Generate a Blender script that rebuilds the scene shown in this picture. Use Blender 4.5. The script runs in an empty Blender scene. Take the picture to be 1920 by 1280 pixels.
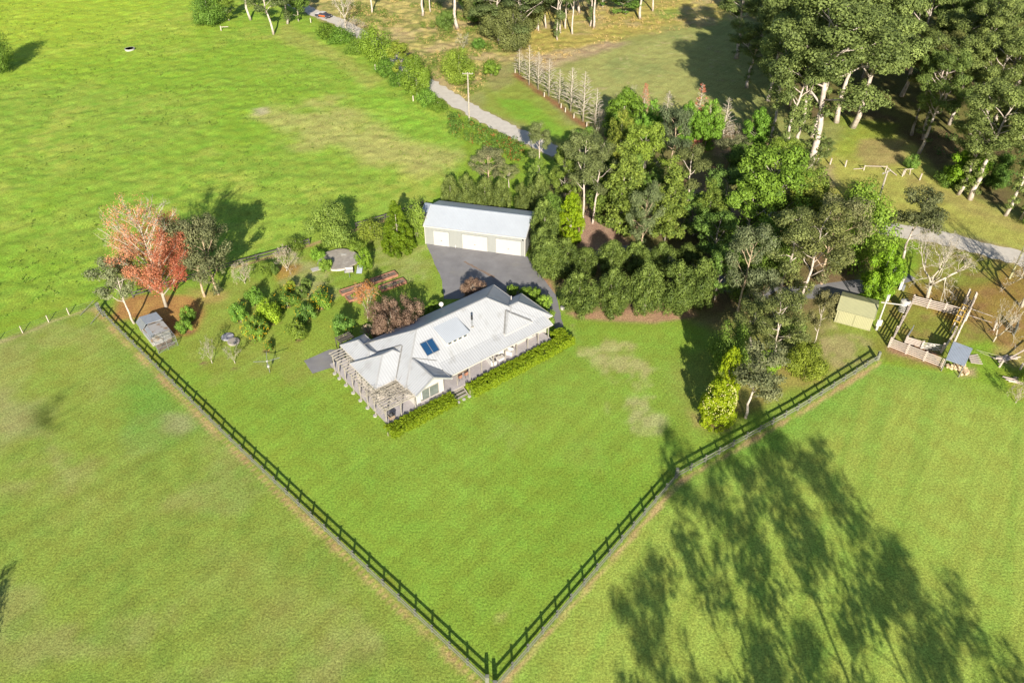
import bpy, math, random
import numpy as np
from mathutils import Vector, Matrix
R = math.radians
sc = bpy.context.scene
# ------------------------------------------------------------------ camera, sky, sun, exposure
CAM_H, PITCH, LENS = 72.0, R(38.76), 28.0
FPX = LENS / 36 * 1920
cd = bpy.data.cameras.new('camera'); cam = bpy.data.objects.new('camera', cd)
sc.collection.objects.link(cam); sc.camera = cam
cd.lens = LENS; cd.sensor_width = 36; cd.clip_start = 0.5; cd.clip_end = 3000
cam.location = (0, 0, CAM_H); cam.rotation_euler = (R(90) - PITCH, 0, 0)
SUN_EL, SHADOW_AZ = R(25.0), R(-3.5)      # shadows fall towards +Y, a touch to -X
world = bpy.data.worlds.new("World"); sc.world = world; world.use_nodes = True
wn = world.node_tree.nodes; wl = world.node_tree.links
bg = wn['Background']; sky = wn.new('ShaderNodeTexSky'); sky.sky_type = 'NISHITA'; sky.sun_disc = False
sky.sun_elevation = SUN_EL; sky.sun_rotation = R(180) + SHADOW_AZ
sky.air_density = 1.0; sky.dust_density = 0.6
wl.new(sky.outputs['Color'], bg.inputs['Color']); bg.inputs['Strength'].default_value = 0.072
sd = bpy.data.lights.new('sun', 'SUN'); sun = bpy.data.objects.new('sun', sd); sc.collection.objects.link(sun)
sd.energy = 5.0; sd.angle = R(0.5); sd.color = (1.0, 0.93, 0.82)
sdir = Vector((math.sin(SHADOW_AZ) * math.cos(SUN_EL), math.cos(SHADOW_AZ) * math.cos(SUN_EL), -math.sin(SUN_EL)))
sun.rotation_euler = sdir.to_track_quat('-Z', 'Y').to_euler(); sun.location = (0, -60, 90)
vs = sc.view_settings; vs.view_transform = 'Standard'; vs.look = 'None'; vs.gamma = 1.0; vs.exposure = 1.06
vs.use_curve_mapping = False
KEXP = 1.53    # display radiance of a flat surface of albedo 1 under this light

# ------------------------------------------------------------------ survey: photo reading -> metres on the ground
CP, SP = math.cos(PITCH), math.sin(PITCH)
def site(u, v, z=0.0):
    x = (u - 960) / FPX; y = -(v - 640) / FPX
    d = (x, CP + y * SP, -SP + y * CP); t = (z - CAM_H) / d[2]
    return Vector((t * d[0], t * d[1], z))
def tall(bx, by, ty):
    b = site(bx, by); lo, hi = 0.0, 60.0
    for _ in range(40):
        m = (lo + hi) / 2; dep = b.y * CP - (m - CAM_H) * SP; up = b.y * SP + (m - CAM_H) * CP
        if 640 - FPX * up / dep > ty: lo = m
        else: hi = m
    return m
def mpx(bx, by):                            # metres per photo pixel at a ground point
    b = site(bx, by); return (b.y * CP + CAM_H * SP) / FPX
rng = np.random.default_rng(7); random.seed(7)
COL = sc.collection

# ------------------------------------------------------------------ materials
def lin(c): return tuple(((x/255)/12.92 if x/255 <= .04045 else ((x/255+.055)/1.055)**2.4) for x in c)
def alb(c, k=1.0): return tuple(min(.9, x / KEXP * k) for x in lin(c))
def newmat(name):
    m = bpy.data.materials.new(name); m.use_nodes = True
    nt = m.node_tree; b = nt.nodes['Principled BSDF']; return m, nt, b
def noise(nt, scale, det=4, rough=.6, vec=None, coord='Object'):
    n = nt.nodes.new('ShaderNodeTexNoise'); n.inputs['Scale'].default_value = scale
    n.inputs['Detail'].default_value = det; n.inputs['Roughness'].default_value = rough
    if vec is None:
        tc = nt.nodes.new('ShaderNodeTexCoord'); vec = tc.outputs[coord]
    nt.links.new(vec, n.inputs['Vector']); return n
def mrange(nt, src, a, b, c, d):
    n = nt.nodes.new('ShaderNodeMapRange'); nt.links.new(src, n.inputs[0])
    for i, x in enumerate((a, b, c, d)): n.inputs[1 + i].default_value = x
    return n.outputs[0]
def mixc(nt, fac, a, b, mode='MIX'):
    n = nt.nodes.new('ShaderNodeMix'); n.data_type = 'RGBA'; n.blend_type = mode
    for s, x in ((0, fac), (6, a), (7, b)):
        if hasattr(x, 'links') or hasattr(x, 'is_linked'): nt.links.new(x, n.inputs[s])
        elif isinstance(x, (int, float)): n.inputs[s].default_value = x
        else: n.inputs[s].default_value = (*x, 1)
    return n.outputs[2]
def bump(nt, b, h, strength, dist=.02):
    n = nt.nodes.new('ShaderNodeBump'); n.inputs['Strength'].default_value = strength
    n.inputs['Distance'].default_value = dist; nt.links.new(h, n.inputs['Height'])
    nt.links.new(n.outputs[0], b.inputs['Normal'])
def plain(name, c1, c2=None, scale=3, rough=.7, metal=0, bmp=0, wave=None, spec=.4, stain=None):
    m, nt, b = newmat(name); c2 = c2 or tuple(x * .8 for x in c1)
    n = noise(nt, scale, 5, .65); f = mrange(nt, n.outputs[0], .3, .7, 0, 1); col = mixc(nt, f, c1, c2)
    if stain:
        n2 = noise(nt, stain[1], 3, .5); f2 = mrange(nt, n2.outputs[0], stain[2], stain[2] + .12, 0, stain[3]); col = mixc(nt, f2, col, stain[0])
    b.inputs['Roughness'].default_value = rough; b.inputs['Metallic'].default_value = metal
    b.inputs['Specular IOR Level'].default_value = spec
    if wave:                                  # corrugation: (axis, period m, strength)
        tc = nt.nodes.new('ShaderNodeTexCoord'); sx = nt.nodes.new('ShaderNodeSeparateXYZ')
        nt.links.new(tc.outputs['UV' if wave[0] == 'U' else 'Object'], sx.inputs[0])
        mt = nt.nodes.new('ShaderNodeMath'); mt.operation = 'MULTIPLY'; mt.inputs[1].default_value = 2 * math.pi / wave[1]
        nt.links.new(sx.outputs['XYZ'.index('X' if wave[0] == 'U' else wave[0])], mt.inputs[0])
        sn = nt.nodes.new('ShaderNodeMath'); sn.operation = 'SINE'; nt.links.new(mt.outputs[0], sn.inputs[0])
        g = mrange(nt, sn.outputs[0], .55, 1, 0, 1); col = mixc(nt, g, col, tuple(x * wave[3] for x in c1))
        bump(nt, b, sn.outputs[0], wave[2], .03)
    elif bmp: bump(nt, b, n.outputs[0], bmp)
    nt.links.new(col, b.inputs['Base Color']); return m
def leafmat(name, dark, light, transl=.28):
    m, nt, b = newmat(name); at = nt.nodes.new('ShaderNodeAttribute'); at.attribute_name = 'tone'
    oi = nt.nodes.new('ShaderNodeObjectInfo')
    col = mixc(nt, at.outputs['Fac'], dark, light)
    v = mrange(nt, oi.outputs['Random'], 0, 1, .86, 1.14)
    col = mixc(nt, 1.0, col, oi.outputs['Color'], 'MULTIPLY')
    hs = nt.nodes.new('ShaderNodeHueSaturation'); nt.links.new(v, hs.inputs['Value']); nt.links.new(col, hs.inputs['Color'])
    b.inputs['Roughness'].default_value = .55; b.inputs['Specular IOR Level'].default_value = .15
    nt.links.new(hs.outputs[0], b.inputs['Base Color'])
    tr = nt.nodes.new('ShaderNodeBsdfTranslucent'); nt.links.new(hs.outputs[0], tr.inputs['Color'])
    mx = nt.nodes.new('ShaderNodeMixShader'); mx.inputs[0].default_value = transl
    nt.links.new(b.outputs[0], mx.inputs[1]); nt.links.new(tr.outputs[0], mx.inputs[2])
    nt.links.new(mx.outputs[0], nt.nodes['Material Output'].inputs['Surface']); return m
M = {}
M['leaf_gum'] = leafmat('gum leaves', (.045, .065, .02), (.25, .295, .085))
M['leaf_olive'] = leafmat('olive leaves', (0.075, 0.094, 0.044), (0.294, 0.312, 0.15))
M['leaf_green'] = leafmat('mid green leaves', (0.054, 0.101, 0.019), (0.23, 0.338, 0.061))
M['leaf_hedge'] = leafmat('hedge leaves', (.032, .058, .012), (.19, .25, .055))
M['leaf_bright'] = leafmat('bright green leaves', (0.092, 0.184, 0.014), (0.276, 0.46, 0.046), .35)
M['leaf_lime'] = leafmat('lime leaves', (0.162, 0.247, 0.009), (0.437, 0.494, 0.019), .35)
M['leaf_red'] = leafmat('red autumn leaves', (.46, .10, .065), (.72, .36, .20), .4)
M['leaf_orange'] = leafmat('orange autumn leaves', (.38, .14, .05), (.62, .34, .12), .4)
M['leaf_purple'] = leafmat('purple brown leaves', (.10, .055, .04), (.25, .165, .12), .3)
M['leaf_dry'] = leafmat('dry twig foliage', (0.264, 0.204, 0.12), (0.528, 0.432, 0.288), .2)
M['fruit'] = plain('citrus fruit', (.75, .5, .02), (.7, .35, .01), 8, .4)
M['petal'] = plain('pale flowers', (.8, .75, .35), (.7, .65, .2), 8, .6)
M['bark_white'] = plain('white gum bark', (0.558, 0.486, 0.414), (0.306, 0.244, 0.19), 1.6, .8, bmp=.3, stain=((.22, .16, .12), 2.5, .62, .8))
M['bark_tan'] = plain('tan bark', (.50, .38, .24), (.28, .2, .13), 2, .8, bmp=.3)
M['bark_grey'] = plain('grey bark', (.42, .38, .30), (.24, .2, .15), 3, .85, bmp=.3)
M['bark_pale'] = plain('pale bare twigs', (0.493, 0.44, 0.352), (0.352, 0.299, 0.22), 3, .85)
M['bark_dark'] = plain('dark bark', (.13, .10, .075), (.07, .055, .04), 3, .85, bmp=.3)
M['roof'] = plain('pale grey steel roof', (.365, .37, .375), (.325, .33, .335), .5, .5, wave=('U', .38, .3, .86), stain=((.24, .235, .22), .55, .56, .55))
M['cap'] = plain('ridge capping', (.30, .30, .295), (.24, .24, .235), 1.5, .55)
M['valley'] = plain('stained valley', (.20, .195, .18), (.14, .135, .125), 1.5, .7)
M['glass_pale'] = plain('pale window glass with painted reflection', (.17, .19, .17), (.10, .115, .10), 1.2, .15, spec=.8)  # grey-green reflection painted into the glass colour
M['white'] = plain('white paint', (0.508, 0.477, 0.431), (0.446, 0.415, 0.37), 1.2, .55)
M['cream'] = plain('cream weatherboard', (0.484, 0.436, 0.37), (0.436, 0.387, 0.33), 1.0, .6, wave=('Z', .18, .5, .8))
M['timber'] = plain('weathered painted timber', (0.341, 0.31, 0.259), (0.219, 0.195, 0.163), 3, .8, bmp=.2)
M['deckboards'] = plain('grey deck boards', (0.383, 0.351, 0.345), (0.3, 0.274, 0.274), 1.2, .75)
M['grey_wood'] = plain('silvered timber', (.20, .20, .15), (.12, .125, .095), 4, .85, bmp=.3)
M['yard_wood'] = plain('pinkish weathered rails', (0.533, 0.452, 0.379), (0.329, 0.266, 0.224), 4, .85, bmp=.3)
M['dark_wood'] = plain('dark toned timber', (.10, .085, .075), (.05, .045, .04), 4, .8)
M['glass'] = plain('window glass', (.035, .045, .05), (.05, .06, .06), 1, .08, spec=.8)
M['solar'] = plain('solar panel glass', (.012, .05, .12), (.01, .04, .095), 1, .35, spec=.25)
M['garage_wall'] = plain('grey green steel cladding', (0.265, 0.269, 0.246), (0.242, 0.246, 0.226), 1, .5, wave=('X', .24, .35, .85))
M['garage_roof'] = plain('zincalume roof', (0.384, 0.409, 0.433), (0.341, 0.36, 0.384), .4, .42, metal=.0, wave=('U', .24, .3, .86))
M['door_cream'] = plain('cream roller door', (0.437, 0.413, 0.375), (0.408, 0.385, 0.351), .8, .5, wave=('Z', .12, .4, .9))
M['shed_cream'] = plain('pale yellow green steel', (0.335, 0.322, 0.18), (0.31, 0.296, 0.167), .8, .5, wave=('X', .22, .4, .82))
M['shed_roof'] = plain('yellow green steel roof', (0.372, 0.363, 0.195), (0.326, 0.321, 0.177), .8, .5, wave=('U', .16, .5, .7))
M['tin'] = plain('old corrugated iron', (0.359, 0.398, 0.447), (0.292, 0.321, 0.359), 1.0, .45, metal=.2, wave=('U', .18, .3, .86), stain=((.3, .2, .13), 1.1, .62, .6))
M['rusty_tin'] = plain('leaf strewn tin', (0.36, 0.352, 0.334), (0.309, 0.3, 0.291), 1.0, .6, stain=((.20, .12, .06), .8, .52, .95))
M['concrete'] = plain('weathered concrete', (0.324, 0.286, 0.243), (0.216, 0.189, 0.162), 1.3, .85, bmp=.3, stain=((.38, .35, .3), .9, .58, .6))
M['pale_concrete'] = plain('pale concrete', (0.437, 0.412, 0.37), (0.302, 0.286, 0.26), 2, .8)
M['metal'] = plain('galvanised steel', (0.328, 0.335, 0.343), (0.265, 0.273, 0.281), 3, .4, metal=.5)
M['black'] = plain('black metal', (.02, .02, .022), (.03, .03, .03), 3, .5)
M['yellow'] = plain('yellow painted steel', (.55, .36, .05), (.38, .24, .05), 3, .6, stain=((.2, .1, .04), 4, .6, .7))
M['brick_orange'] = plain('orange brown bed edging', (.34, .165, .10), (.24, .11, .07), 4, .75, bmp=.2)
M['soil'] = plain('garden soil', (0.24, 0.168, 0.12), (0.132, 0.096, 0.072), 4, .95, bmp=.6)
M['asphalt'] = plain('grey driveway', (0.203, 0.196, 0.196), (0.147, 0.14, 0.14), .5, .9, bmp=.25, stain=((.19, .18, .165), .35, .55, .7))
M['gravel'] = plain('pale gravel road', (.50,.455,.385), (.41,.37,.31), .8, .95, bmp=.3, stain=((.33,.29,.23), .5, .62, .4))
M['log'] = plain('log bark', (.30, .22, .15), (.18, .13, .09), 4, .9, bmp=.4)
M['cutwood'] = plain('cut log ends', (.58, .44, .28), (.42, .3, .18), 5, .85)
M['cushion'] = plain('white cushions', (0.546, 0.53, 0.499), (0.484, 0.468, 0.445), 3, .9)
M['mesh_wire'] = plain('galvanised wire', (.16, .18, .15), (.12, .13, .11), 3, .6)
M['car_red'] = plain('red car paint', (.55, .13, .03), (.5, .10, .03), 1, .25)
M['car_dark'] = plain('dark car paint', (.05,.045,.06), (.04,.04,.05), 1, .25)
M['tyre'] = plain('tyre rubber', (.02, .02, .02), (.03, .03, .03), 5, .9)

# ------------------------------------------------------------------ mesh helpers
class MB:
    def __init__(s): s.v = []; s.f = []; s.uv = []
    def add(s, vs, fs, uvs=None):
        n = len(s.v); s.v += [tuple(v) for v in vs]
        for i, f in enumerate(fs):
            s.f.append(tuple(n + k for k in f)); s.uv.append(uvs[i] if uvs else None)
    def box(s, x0, x1, y0, y1, z0, z1):
        s.add([(x0,y0,z0),(x1,y0,z0),(x1,y1,z0),(x0,y1,z0),(x0,y0,z1),(x1,y0,z1),(x1,y1,z1),(x0,y1,z1)],
              [(0,3,2,1),(4,5,6,7),(0,1,5,4),(1,2,6,5),(2,3,7,6),(3,0,4,7)])
    def bar(s, p, q, w, h=None, up=(0,0,1)):
        p = Vector(p); q = Vector(q); h = h or w; d = (q - p).normalized(); u = Vector(up)
        if abs(d.dot(u)) > .98: u = Vector((1, 0, 0))
        a = d.cross(u).normalized() * w / 2; b = a.cross(d).normalized() * h / 2
        s.add([p-a-b, p+a-b, p+a+b, p-a+b, q-a-b, q+a-b, q+a+b, q-a+b],
              [(0,1,2,3),(7,6,5,4),(0,4,5,1),(1,5,6,2),(2,6,7,3),(3,7,4,0)])
    def tube(s, pts, rads, n=6):
        base = len(s.v); pts = [Vector(p) for p in pts]
        for i, p in enumerate(pts):
            d = (pts[min(i+1, len(pts)-1)] - pts[max(i-1, 0)]).normalized()
            u = Vector((0,0,1)) if abs(d.z) < .95 else Vector((1,0,0))
            a = d.cross(u).normalized(); b = a.cross(d)
            for k in range(n):
                t = 2*math.pi*k/n; s.v.append(tuple(p + (a*math.cos(t) + b*math.sin(t)) * rads[i]))
        for i in range(len(pts)-1):
            for k in range(n):
                s.f.append((base+i*n+k, base+i*n+(k+1)%n, base+(i+1)*n+(k+1)%n, base+(i+1)*n+k)); s.uv.append(None)
        s.f.append(tuple(base + k for k in range(n))[::-1]); s.uv.append(None)
        s.f.append(tuple(base+(len(pts)-1)*n+k for k in range(n))); s.uv.append(None)
    def cyl(s, c, r, z0, z1, n=16, r2=None):
        r2 = r if r2 is None else r2
        s.tube([(c[0], c[1], z0), (c[0], c[1], z1)], [r, r2], n)
    def poly3(s, pts, thick=.04):             # a flat panel of any outline with a little thickness, uv in metres along its eave
        pts = [Vector(p) for p in pts]; n = (pts[1]-pts[0]).cross(pts[2]-pts[0]).normalized()
        if n.z < 0: n = -n
        e = n.cross(Vector((0,0,1)));
        e = e.normalized() if e.length > 1e-4 else Vector((1,0,0)); g = n.cross(e)
        k = len(pts); low = [p - n*thick for p in pts]
        uv = [(p.dot(e), p.dot(g)) for p in pts]
        order = list(range(k))
        if (pts[1]-pts[0]).cross(pts[2]-pts[0]).dot(n) < 0: order = order[::-1]
        s.add(pts, [tuple(order)], [[uv[i] for i in order]])
        s.add(low, [tuple(order[::-1])])
        for i in range(k):
            j = (i+1) % k; s.add([pts[i], pts[j], low[j], low[i]], [(0,1,2,3)])
    def build(s, name, mat, parent=None, smooth=False, loc=None):
        me = bpy.data.meshes.new(name); me.from_pydata(s.v, [], s.f); me.materials.append(M[mat] if isinstance(mat, str) else mat)
        if any(u for u in s.uv):
            ul = me.uv_layers.new(name='UVMap'); i = 0
            for f, u in zip(s.f, s.uv):
                for k in range(len(f)):
                    if u: ul.data[i].uv = u[k]
                    i += 1
        if smooth: me.polygons.foreach_set('use_smooth', [True]*len(me.polygons))
        me.update(); o = bpy.data.objects.new(name, me); COL.objects.link(o); o.parent = parent
        if loc is not None: o.location = loc
        return o
def tag(o, label=None, cat=None, group=None, kind=None):
    if label: o['label'] = label
    if cat: o['category'] = cat
    if group: o['group'] = group
    if kind: o['kind'] = kind
    return o
def empty(name, loc, rz=0, label=None, cat=None, group=None):
    o = bpy.data.objects.new(name, None); COL.objects.link(o); o.location = loc; o.rotation_euler.z = rz
    o.empty_display_size = .3
    return tag(o, label, cat, group)
def dup(o, name, parent=None, mat4=None):
    c = bpy.data.objects.new(name, o.data); COL.objects.link(c); c.parent = parent
    if mat4 is not None: c.matrix_local = mat4
    return c

# ------------------------------------------------------------------ leaves in numpy
def unit(a): return a / np.maximum(np.linalg.norm(a, axis=1, keepdims=True), 1e-6)
def leaf_mesh(name, C, Rd, n, size, mat, g, out=.75, shell=.5, tonebias=None, flat=.8):
    C = np.asarray(C, float); Rd = np.asarray(Rd, float)
    w = Rd ** 2; idx = g.choice(len(C), n, p=w / w.sum())
    d = unit(g.normal(size=(n, 3))); r = (shell + (1 - shell) * g.random(n) ** .6)[:, None]
    off = d * r * Rd[idx][:, None]; off[:, 2] *= flat; P = C[idx] + off
    N = unit(out * d + (1.05 - out) * unit(g.normal(size=(n, 3))) + np.array([0, -.0, .25]))
    T = unit(np.cross(N, g.normal(size=(n, 3)))); B = np.cross(N, T)
    s = size * (.6 + .8 * g.random(n))[:, None]
    V = np.empty((n, 4, 3)); V[:, 0] = P - T*s*.5; V[:, 1] = P - B*s*.33 + N*s*.08; V[:, 2] = P + T*s*.5; V[:, 3] = P + B*s*.33 + N*s*.08
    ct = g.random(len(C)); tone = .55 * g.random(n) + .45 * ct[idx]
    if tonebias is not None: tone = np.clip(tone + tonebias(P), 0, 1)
    me = bpy.data.meshes.new(name); me.vertices.add(4*n); me.vertices.foreach_set('co', V.reshape(-1).astype(np.float32))
    me.loops.add(4*n); me.loops.foreach_set('vertex_index', np.arange(4*n, dtype=np.int32))
    me.polygons.add(n); me.polygons.foreach_set('loop_start', np.arange(0, 4*n, 4, dtype=np.int32))
    me.polygons.foreach_set('loop_total', np.full(n, 4, np.int32))
    a = me.attributes.new('tone', 'FLOAT', 'POINT'); a.data.foreach_set('value', np.repeat(tone, 4).astype(np.float32))
    me.materials.append(M[mat]); me.update(calc_edges=True); return me

# ------------------------------------------------------------------ the ground: one sheet, its own colours (grass kinds, dirt, litter) and one shadow patch painted by place
def axis(a, b, st, far0, far1):
    c = list(np.arange(a, b + st, st)); s = st; lo = []; x = a
    while x > far0: s *= 1.35; x -= s; lo.append(x)
    s = st; hi = []; x = c[-1]
    while x < far1: s *= 1.35; x += s; hi.append(x)
    return np.array(lo[::-1] + c + hi)
gx = axis(-172, 172, .58, -900, 900); gy = axis(28, 272, .58, -400, 1300)
GX, GY = np.meshgrid(gx, gy); nx, ny = len(gx), len(gy)
gt = np.random.default_rng(3).random((16, 256, 256))
def vn(x, y, s, k=0, ang=0, asp=1):
    if ang or asp != 1:
        c, d = math.cos(ang), math.sin(ang); x, y = (x*c + y*d) / asp, -x*d + y*c
    x = x / s + 57.3*k; y = y / s + 31.7*k; xi = np.floor(x).astype(int); yi = np.floor(y).astype(int)
    fx = x - xi; fy = y - yi; fx = fx*fx*(3-2*fx); fy = fy*fy*(3-2*fy); t = gt[k % 16]
    a = t[yi % 256, xi % 256]; b = t[yi % 256, (xi+1) % 256]; c_ = t[(yi+1) % 256, xi % 256]; d_ = t[(yi+1) % 256, (xi+1) % 256]
    return a*(1-fx)*(1-fy) + b*fx*(1-fy) + c_*(1-fx)*fy + d_*fx*fy
def fbm(s, k=0, o=4, **kw):
    r = 0; a = .5; tot = 0
    for i in range(o): r = r + a * vn(GX, GY, s / 2**i, k + i, **kw); tot += a; a *= .55
    return r / tot
def sstep(a, b, x): t = np.clip((x - a) / (b - a), 0, 1); return t*t*(3-2*t)
def sdf(poly, X=None, Y=None):
    X = GX if X is None else X; Y = GY if Y is None else Y
    d = np.full(X.shape, 1e9); ins = np.zeros(X.shape, bool); n = len(poly)
    for i in range(n):
        ax, ay = poly[i]; bx, by = poly[(i+1) % n]; ex, ey = bx-ax, by-ay
        t = np.clip(((X-ax)*ex + (Y-ay)*ey) / (ex*ex + ey*ey + 1e-9), 0, 1)
        d = np.minimum(d, np.hypot(X-ax-t*ex, Y-ay-t*ey))
        c = ((ay > Y) != (by > Y)) & (X < (bx-ax) * (Y-ay) / ((by-ay) if abs(by-ay) > 1e-9 else 1e-9) + ax); ins ^= c
    return np.where(ins, d, -d)
def line_d(pts):
    d = np.full(GX.shape, 1e9)
    for (ax, ay), (bx, by) in zip(pts, pts[1:]):
        ex, ey = bx-ax, by-ay; t = np.clip(((GX-ax)*ex + (GY-ay)*ey) / (ex*ex+ey*ey), 0, 1)
        d = np.minimum(d, np.hypot(GX-ax-t*ex, GY-ay-t*ey))
    return d
def W(*px): return [tuple(site(u, v)[:2]) for u, v in px]
N1 = fbm(9, 0, 5); N2 = fbm(2.2, 5, 3); N3 = fbm(30, 9, 4)
def cl(*c): return np.array(lin((min(255, c[0]*1.01), c[1], c[2] + 11)))
g = np.empty(GX.shape + (3,)); g[:] = cl(140, 172, 45)
def paint(m, c, k=1.0):
    global g
    m = (m * k)[..., None]; g = g * (1 - m) + (cl(*c) if isinstance(c, tuple) else c) * m
def region(pts, w=1.0, amp=3.0, nz=None): return sstep(-w, w, sdf(W(*pts)) + ((N1 if nz is None else nz) - .5) * amp * 2)
rough = np.zeros(GX.shape)                   # relief height of the grass, metres
stripe = np.zeros(GX.shape)
# far field, upper left
ff = region([(-900,640),(178,572),(250,556),(440,496),(580,455),(700,418),(800,380),(880,300),(850,215),(760,130),(620,60),(540,20),(380,-60),(-1500,-60)], .8, .6)
paint(ff, (152, 182, 58)); rough += ff * 1.0
paint(ff * sstep(.50, .68, N1), (176, 190, 72), .7); paint(ff * sstep(.48, .75, N2), (118, 162, 40), .55)
paint(ff * sstep(.45, .7, N3), (136, 178, 40), .6); paint(ff * sstep(170, 235, GY) * sstep(-60, -140, GX), (178, 204, 46), .6)
paint(region([(480,215),(620,190),(760,260),(880,280),(860,320),(700,300),(560,290)], 4, 9) * ff, (190, 186, 100), .75)
paint(region([(640,130),(740,180),(840,230),(850,280),(760,260),(680,200)], 3, 5) * ff, (140, 192, 48), .5)
paint(region([(540,50),(640,90),(720,150),(690,170),(600,110),(500,70)], 2, 4) * ff, (178, 176, 84), .6)
paint(region([(478,205),(497,203),(500,212),(480,215)], 1, 2), (196, 186, 140), .8)
# lower left paddock
lp = region([(-900,1400),(905,1290),(560,952),(427,831),(322,727),(207,613),(178,578),(90,604),(-20,645),(-900,760)], .5, .2)
paint(lp, (146, 168, 60)); paint(lp * sstep(.46, .66, N1), (160, 166, 84), .75); paint(lp * sstep(.5, .7, N3), (120, 162, 46), .5)
paint(lp * sstep(.5, .7, N2), (118, 146, 48), .5)
paint(region([(210,650),(300,700),(380,800),(330,830),(250,840),(215,760)], 3, 5) * lp, (112, 166, 52), .6)
paint(region([(0,740),(60,755),(70,790),(0,840)], 3, 4), (176, 168, 108), .5)
paint(region([(318,778),(352,776),(358,800),(340,812),(318,800)], 1, 2), (178, 172, 116), .6)
paint(region([(90,740),(140,715),(160,745),(120,800),(65,800)], 2, 4) * sstep(.35, .6, N2), (88, 106, 30), .95)  # soft shadow painted into the turf as a green-brown patch
paint(region([(255,865),(275,855),(283,890),(265,900)], .6, 2), (112, 132, 44), .5)
paint(region([(0,560),(180,555),(178,575),(0,640)], 1, 1) * ff, (146, 172, 44), .4)
# house lawn
lawn = region([(183,575),(560,948),(912,1284),(1265,897),(1490,772),(1650,672),(1600,500),(1200,470),(800,390),(580,462),(440,505)], .3, .1)
paint(lawn, (140, 172, 52)); paint(lawn * sstep(.48, .7, N1), (152, 176, 56), .5); paint(lawn * sstep(.5, .72, N3), (108, 160, 42), .5); rough *= (1 - lawn)
paint(region([(183,575),(440,505),(580,462),(790,400),(830,560),(600,720),(500,740),(330,690)], 3, 5) * lawn, (146, 164, 56), .45)
lf = line_d(W((185,575),(560,948),(912,1284)))
paint(lawn * sstep(2.6, .8, lf + N2 * 2.4) , (160, 160, 44), .6)
paint(region([(1000,700),(1270,620),(1290,760),(1260,850),(1050,860)], 3, 6) * lawn, (146, 176, 62), .35)
for pl, c, k in [([(1075,650),(1130,640),(1200,660),(1225,690),(1190,720),(1120,690)], (186,184,108), .75), ([(1170,760),(1225,755),(1250,800),(1200,810),(1165,790)], (186,184,116), .65),
                 ([(895,1140),(925,1150),(950,1132),(972,1140),(940,1168),(900,1165)], (190,188,104), .75), ([(1055,600),(1085,605),(1095,640),(1065,650)], (182,168,116), .8),
                 ([(1080,830),(1140,840),(1130,870),(1070,865)], (150,172,66), .5), ([(930,790),(975,800),(960,830),(920,815)], (150,172,70), .5),
                 ([(380,560),(330,640),(400,720),(500,700),(560,740),(620,700),(500,640),(470,520)], (158,160,72), .35),
                 ([(700,440),(800,460),(800,520),(720,530),(690,480)], (172,176,96), .55), ([(540,480),(600,500),(620,560),(560,560),(540,520)], (182,176,112), .6)]:
    paint(region(pl, .8, 5, N2*.6 + N1*.4) * (.55 + .45 * sstep(.4, .6, fbm(1.1, 7, 2))), c, min(1, k*1.15))
# lower right paddock
rp = region([(928,1292),(1272,902),(1498,776),(1650,683),(1780,700),(1990,760),(2600,1400),(1400,2000),(900,1500)], .4, .2)
paint(rp, (163, 183, 70)); paint(rp * sstep(.5, .72, N3), (140, 174, 58), .6); rough *= (1 - rp); stripe += rp
dp = line_d(W((1265,903),(1498,778),(1650,686),(1760,700)))
paint(rp * sstep(9, 2, dp + N1 * 6), (112, 166, 50), .65)
paint(rp * sstep(.5, .9, vn(GX, GY, 1.1, 4, ang=R(62), asp=30)), (132, 168, 56), .45)
paint(region([(1780,690),(1920,720),(1960,790),(1830,760)], 2, 3), (138, 176, 50), .5)
for pl_, c_, k_ in [([(330,1000),(520,980),(640,1180),(420,1260)], (166,166,82), .45), ([(60,900),(260,860),(330,980),(120,1080)], (158,168,70), .4), ([(120,640),(230,690),(200,760),(40,700)], (164,178,70), .5), ([(440,900),(520,960),(560,1060),(470,1020)], (126,164,52), .4)]:
    paint(region(pl_, 5, 9) * lp, c_, k_)
for pl_, c_, k_ in [([(640,820),(900,830),(960,980),(760,960)], (150,178,62), .4), ([(900,900),(1150,830),(1200,900),(1000,1060)], (132,170,46), .4), ([(560,780),(700,860),(800,1000),(700,980)], (126,166,46), .4)]:
    paint(region(pl_, 5, 8) * lawn, c_, k_)
wt = np.abs((N3 - .5) * 40 + (GX * .62 + GY * .78) % 26 - 13); paint(lp * sstep(1.2, .4, wt) * sstep(.4, .6, N1), (170, 172, 92), .35)
# hill and slope behind the road
hill = region([(700,-60),(560,10),(640,45),(740,100),(800,150),(880,205),(960,245),(1040,280),(1080,340),(1450,560),(1680,420),(1745,430),(1990,500),(2600,500),(2600,-60)], .8, .5)
paint(hill, (158, 164, 82)); rough = rough * (1 - hill) + hill * .5
sl = region([(560,10),(640,45),(740,100),(800,150),(880,205),(905,170),(960,100),(1000,0),(1000,-60),(560,-60)], 3, 6)
paint(sl, (196, 184, 100)); paint(sl * sstep(.45, .62, N2), (122, 134, 56), .7); paint(sl * sstep(.55, .7, N1), (196, 176, 116), .7); rough += sl * 1.5
tg = region([(960,-60),(1400,-60),(1370,40),(1270,50),(1180,75),(1110,110),(1020,130),(960,100)], 3, 6)
paint(tg, (190, 178, 84)); paint(tg * sstep(.45, .65, N1), (190, 172, 112), .7); paint(tg * sstep(.55, .7, N2), (140, 148, 56), .5); rough += tg * .8
paint(region([(1020,100),(1110,80),(1190,75),(1160,100),(1060,125),(1010,135),(985,120)], 2, 5), (190, 168, 124), .75)
paint(region([(1225,20),(1270,15),(1280,30),(1240,38)], 2, 2), (128, 160, 48), .7)
mown = region([(1010,150),(1090,108),(1270,60),(1390,70),(1420,180),(1380,230),(1200,210),(1130,205),(1060,170)], 2, 5)
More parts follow.
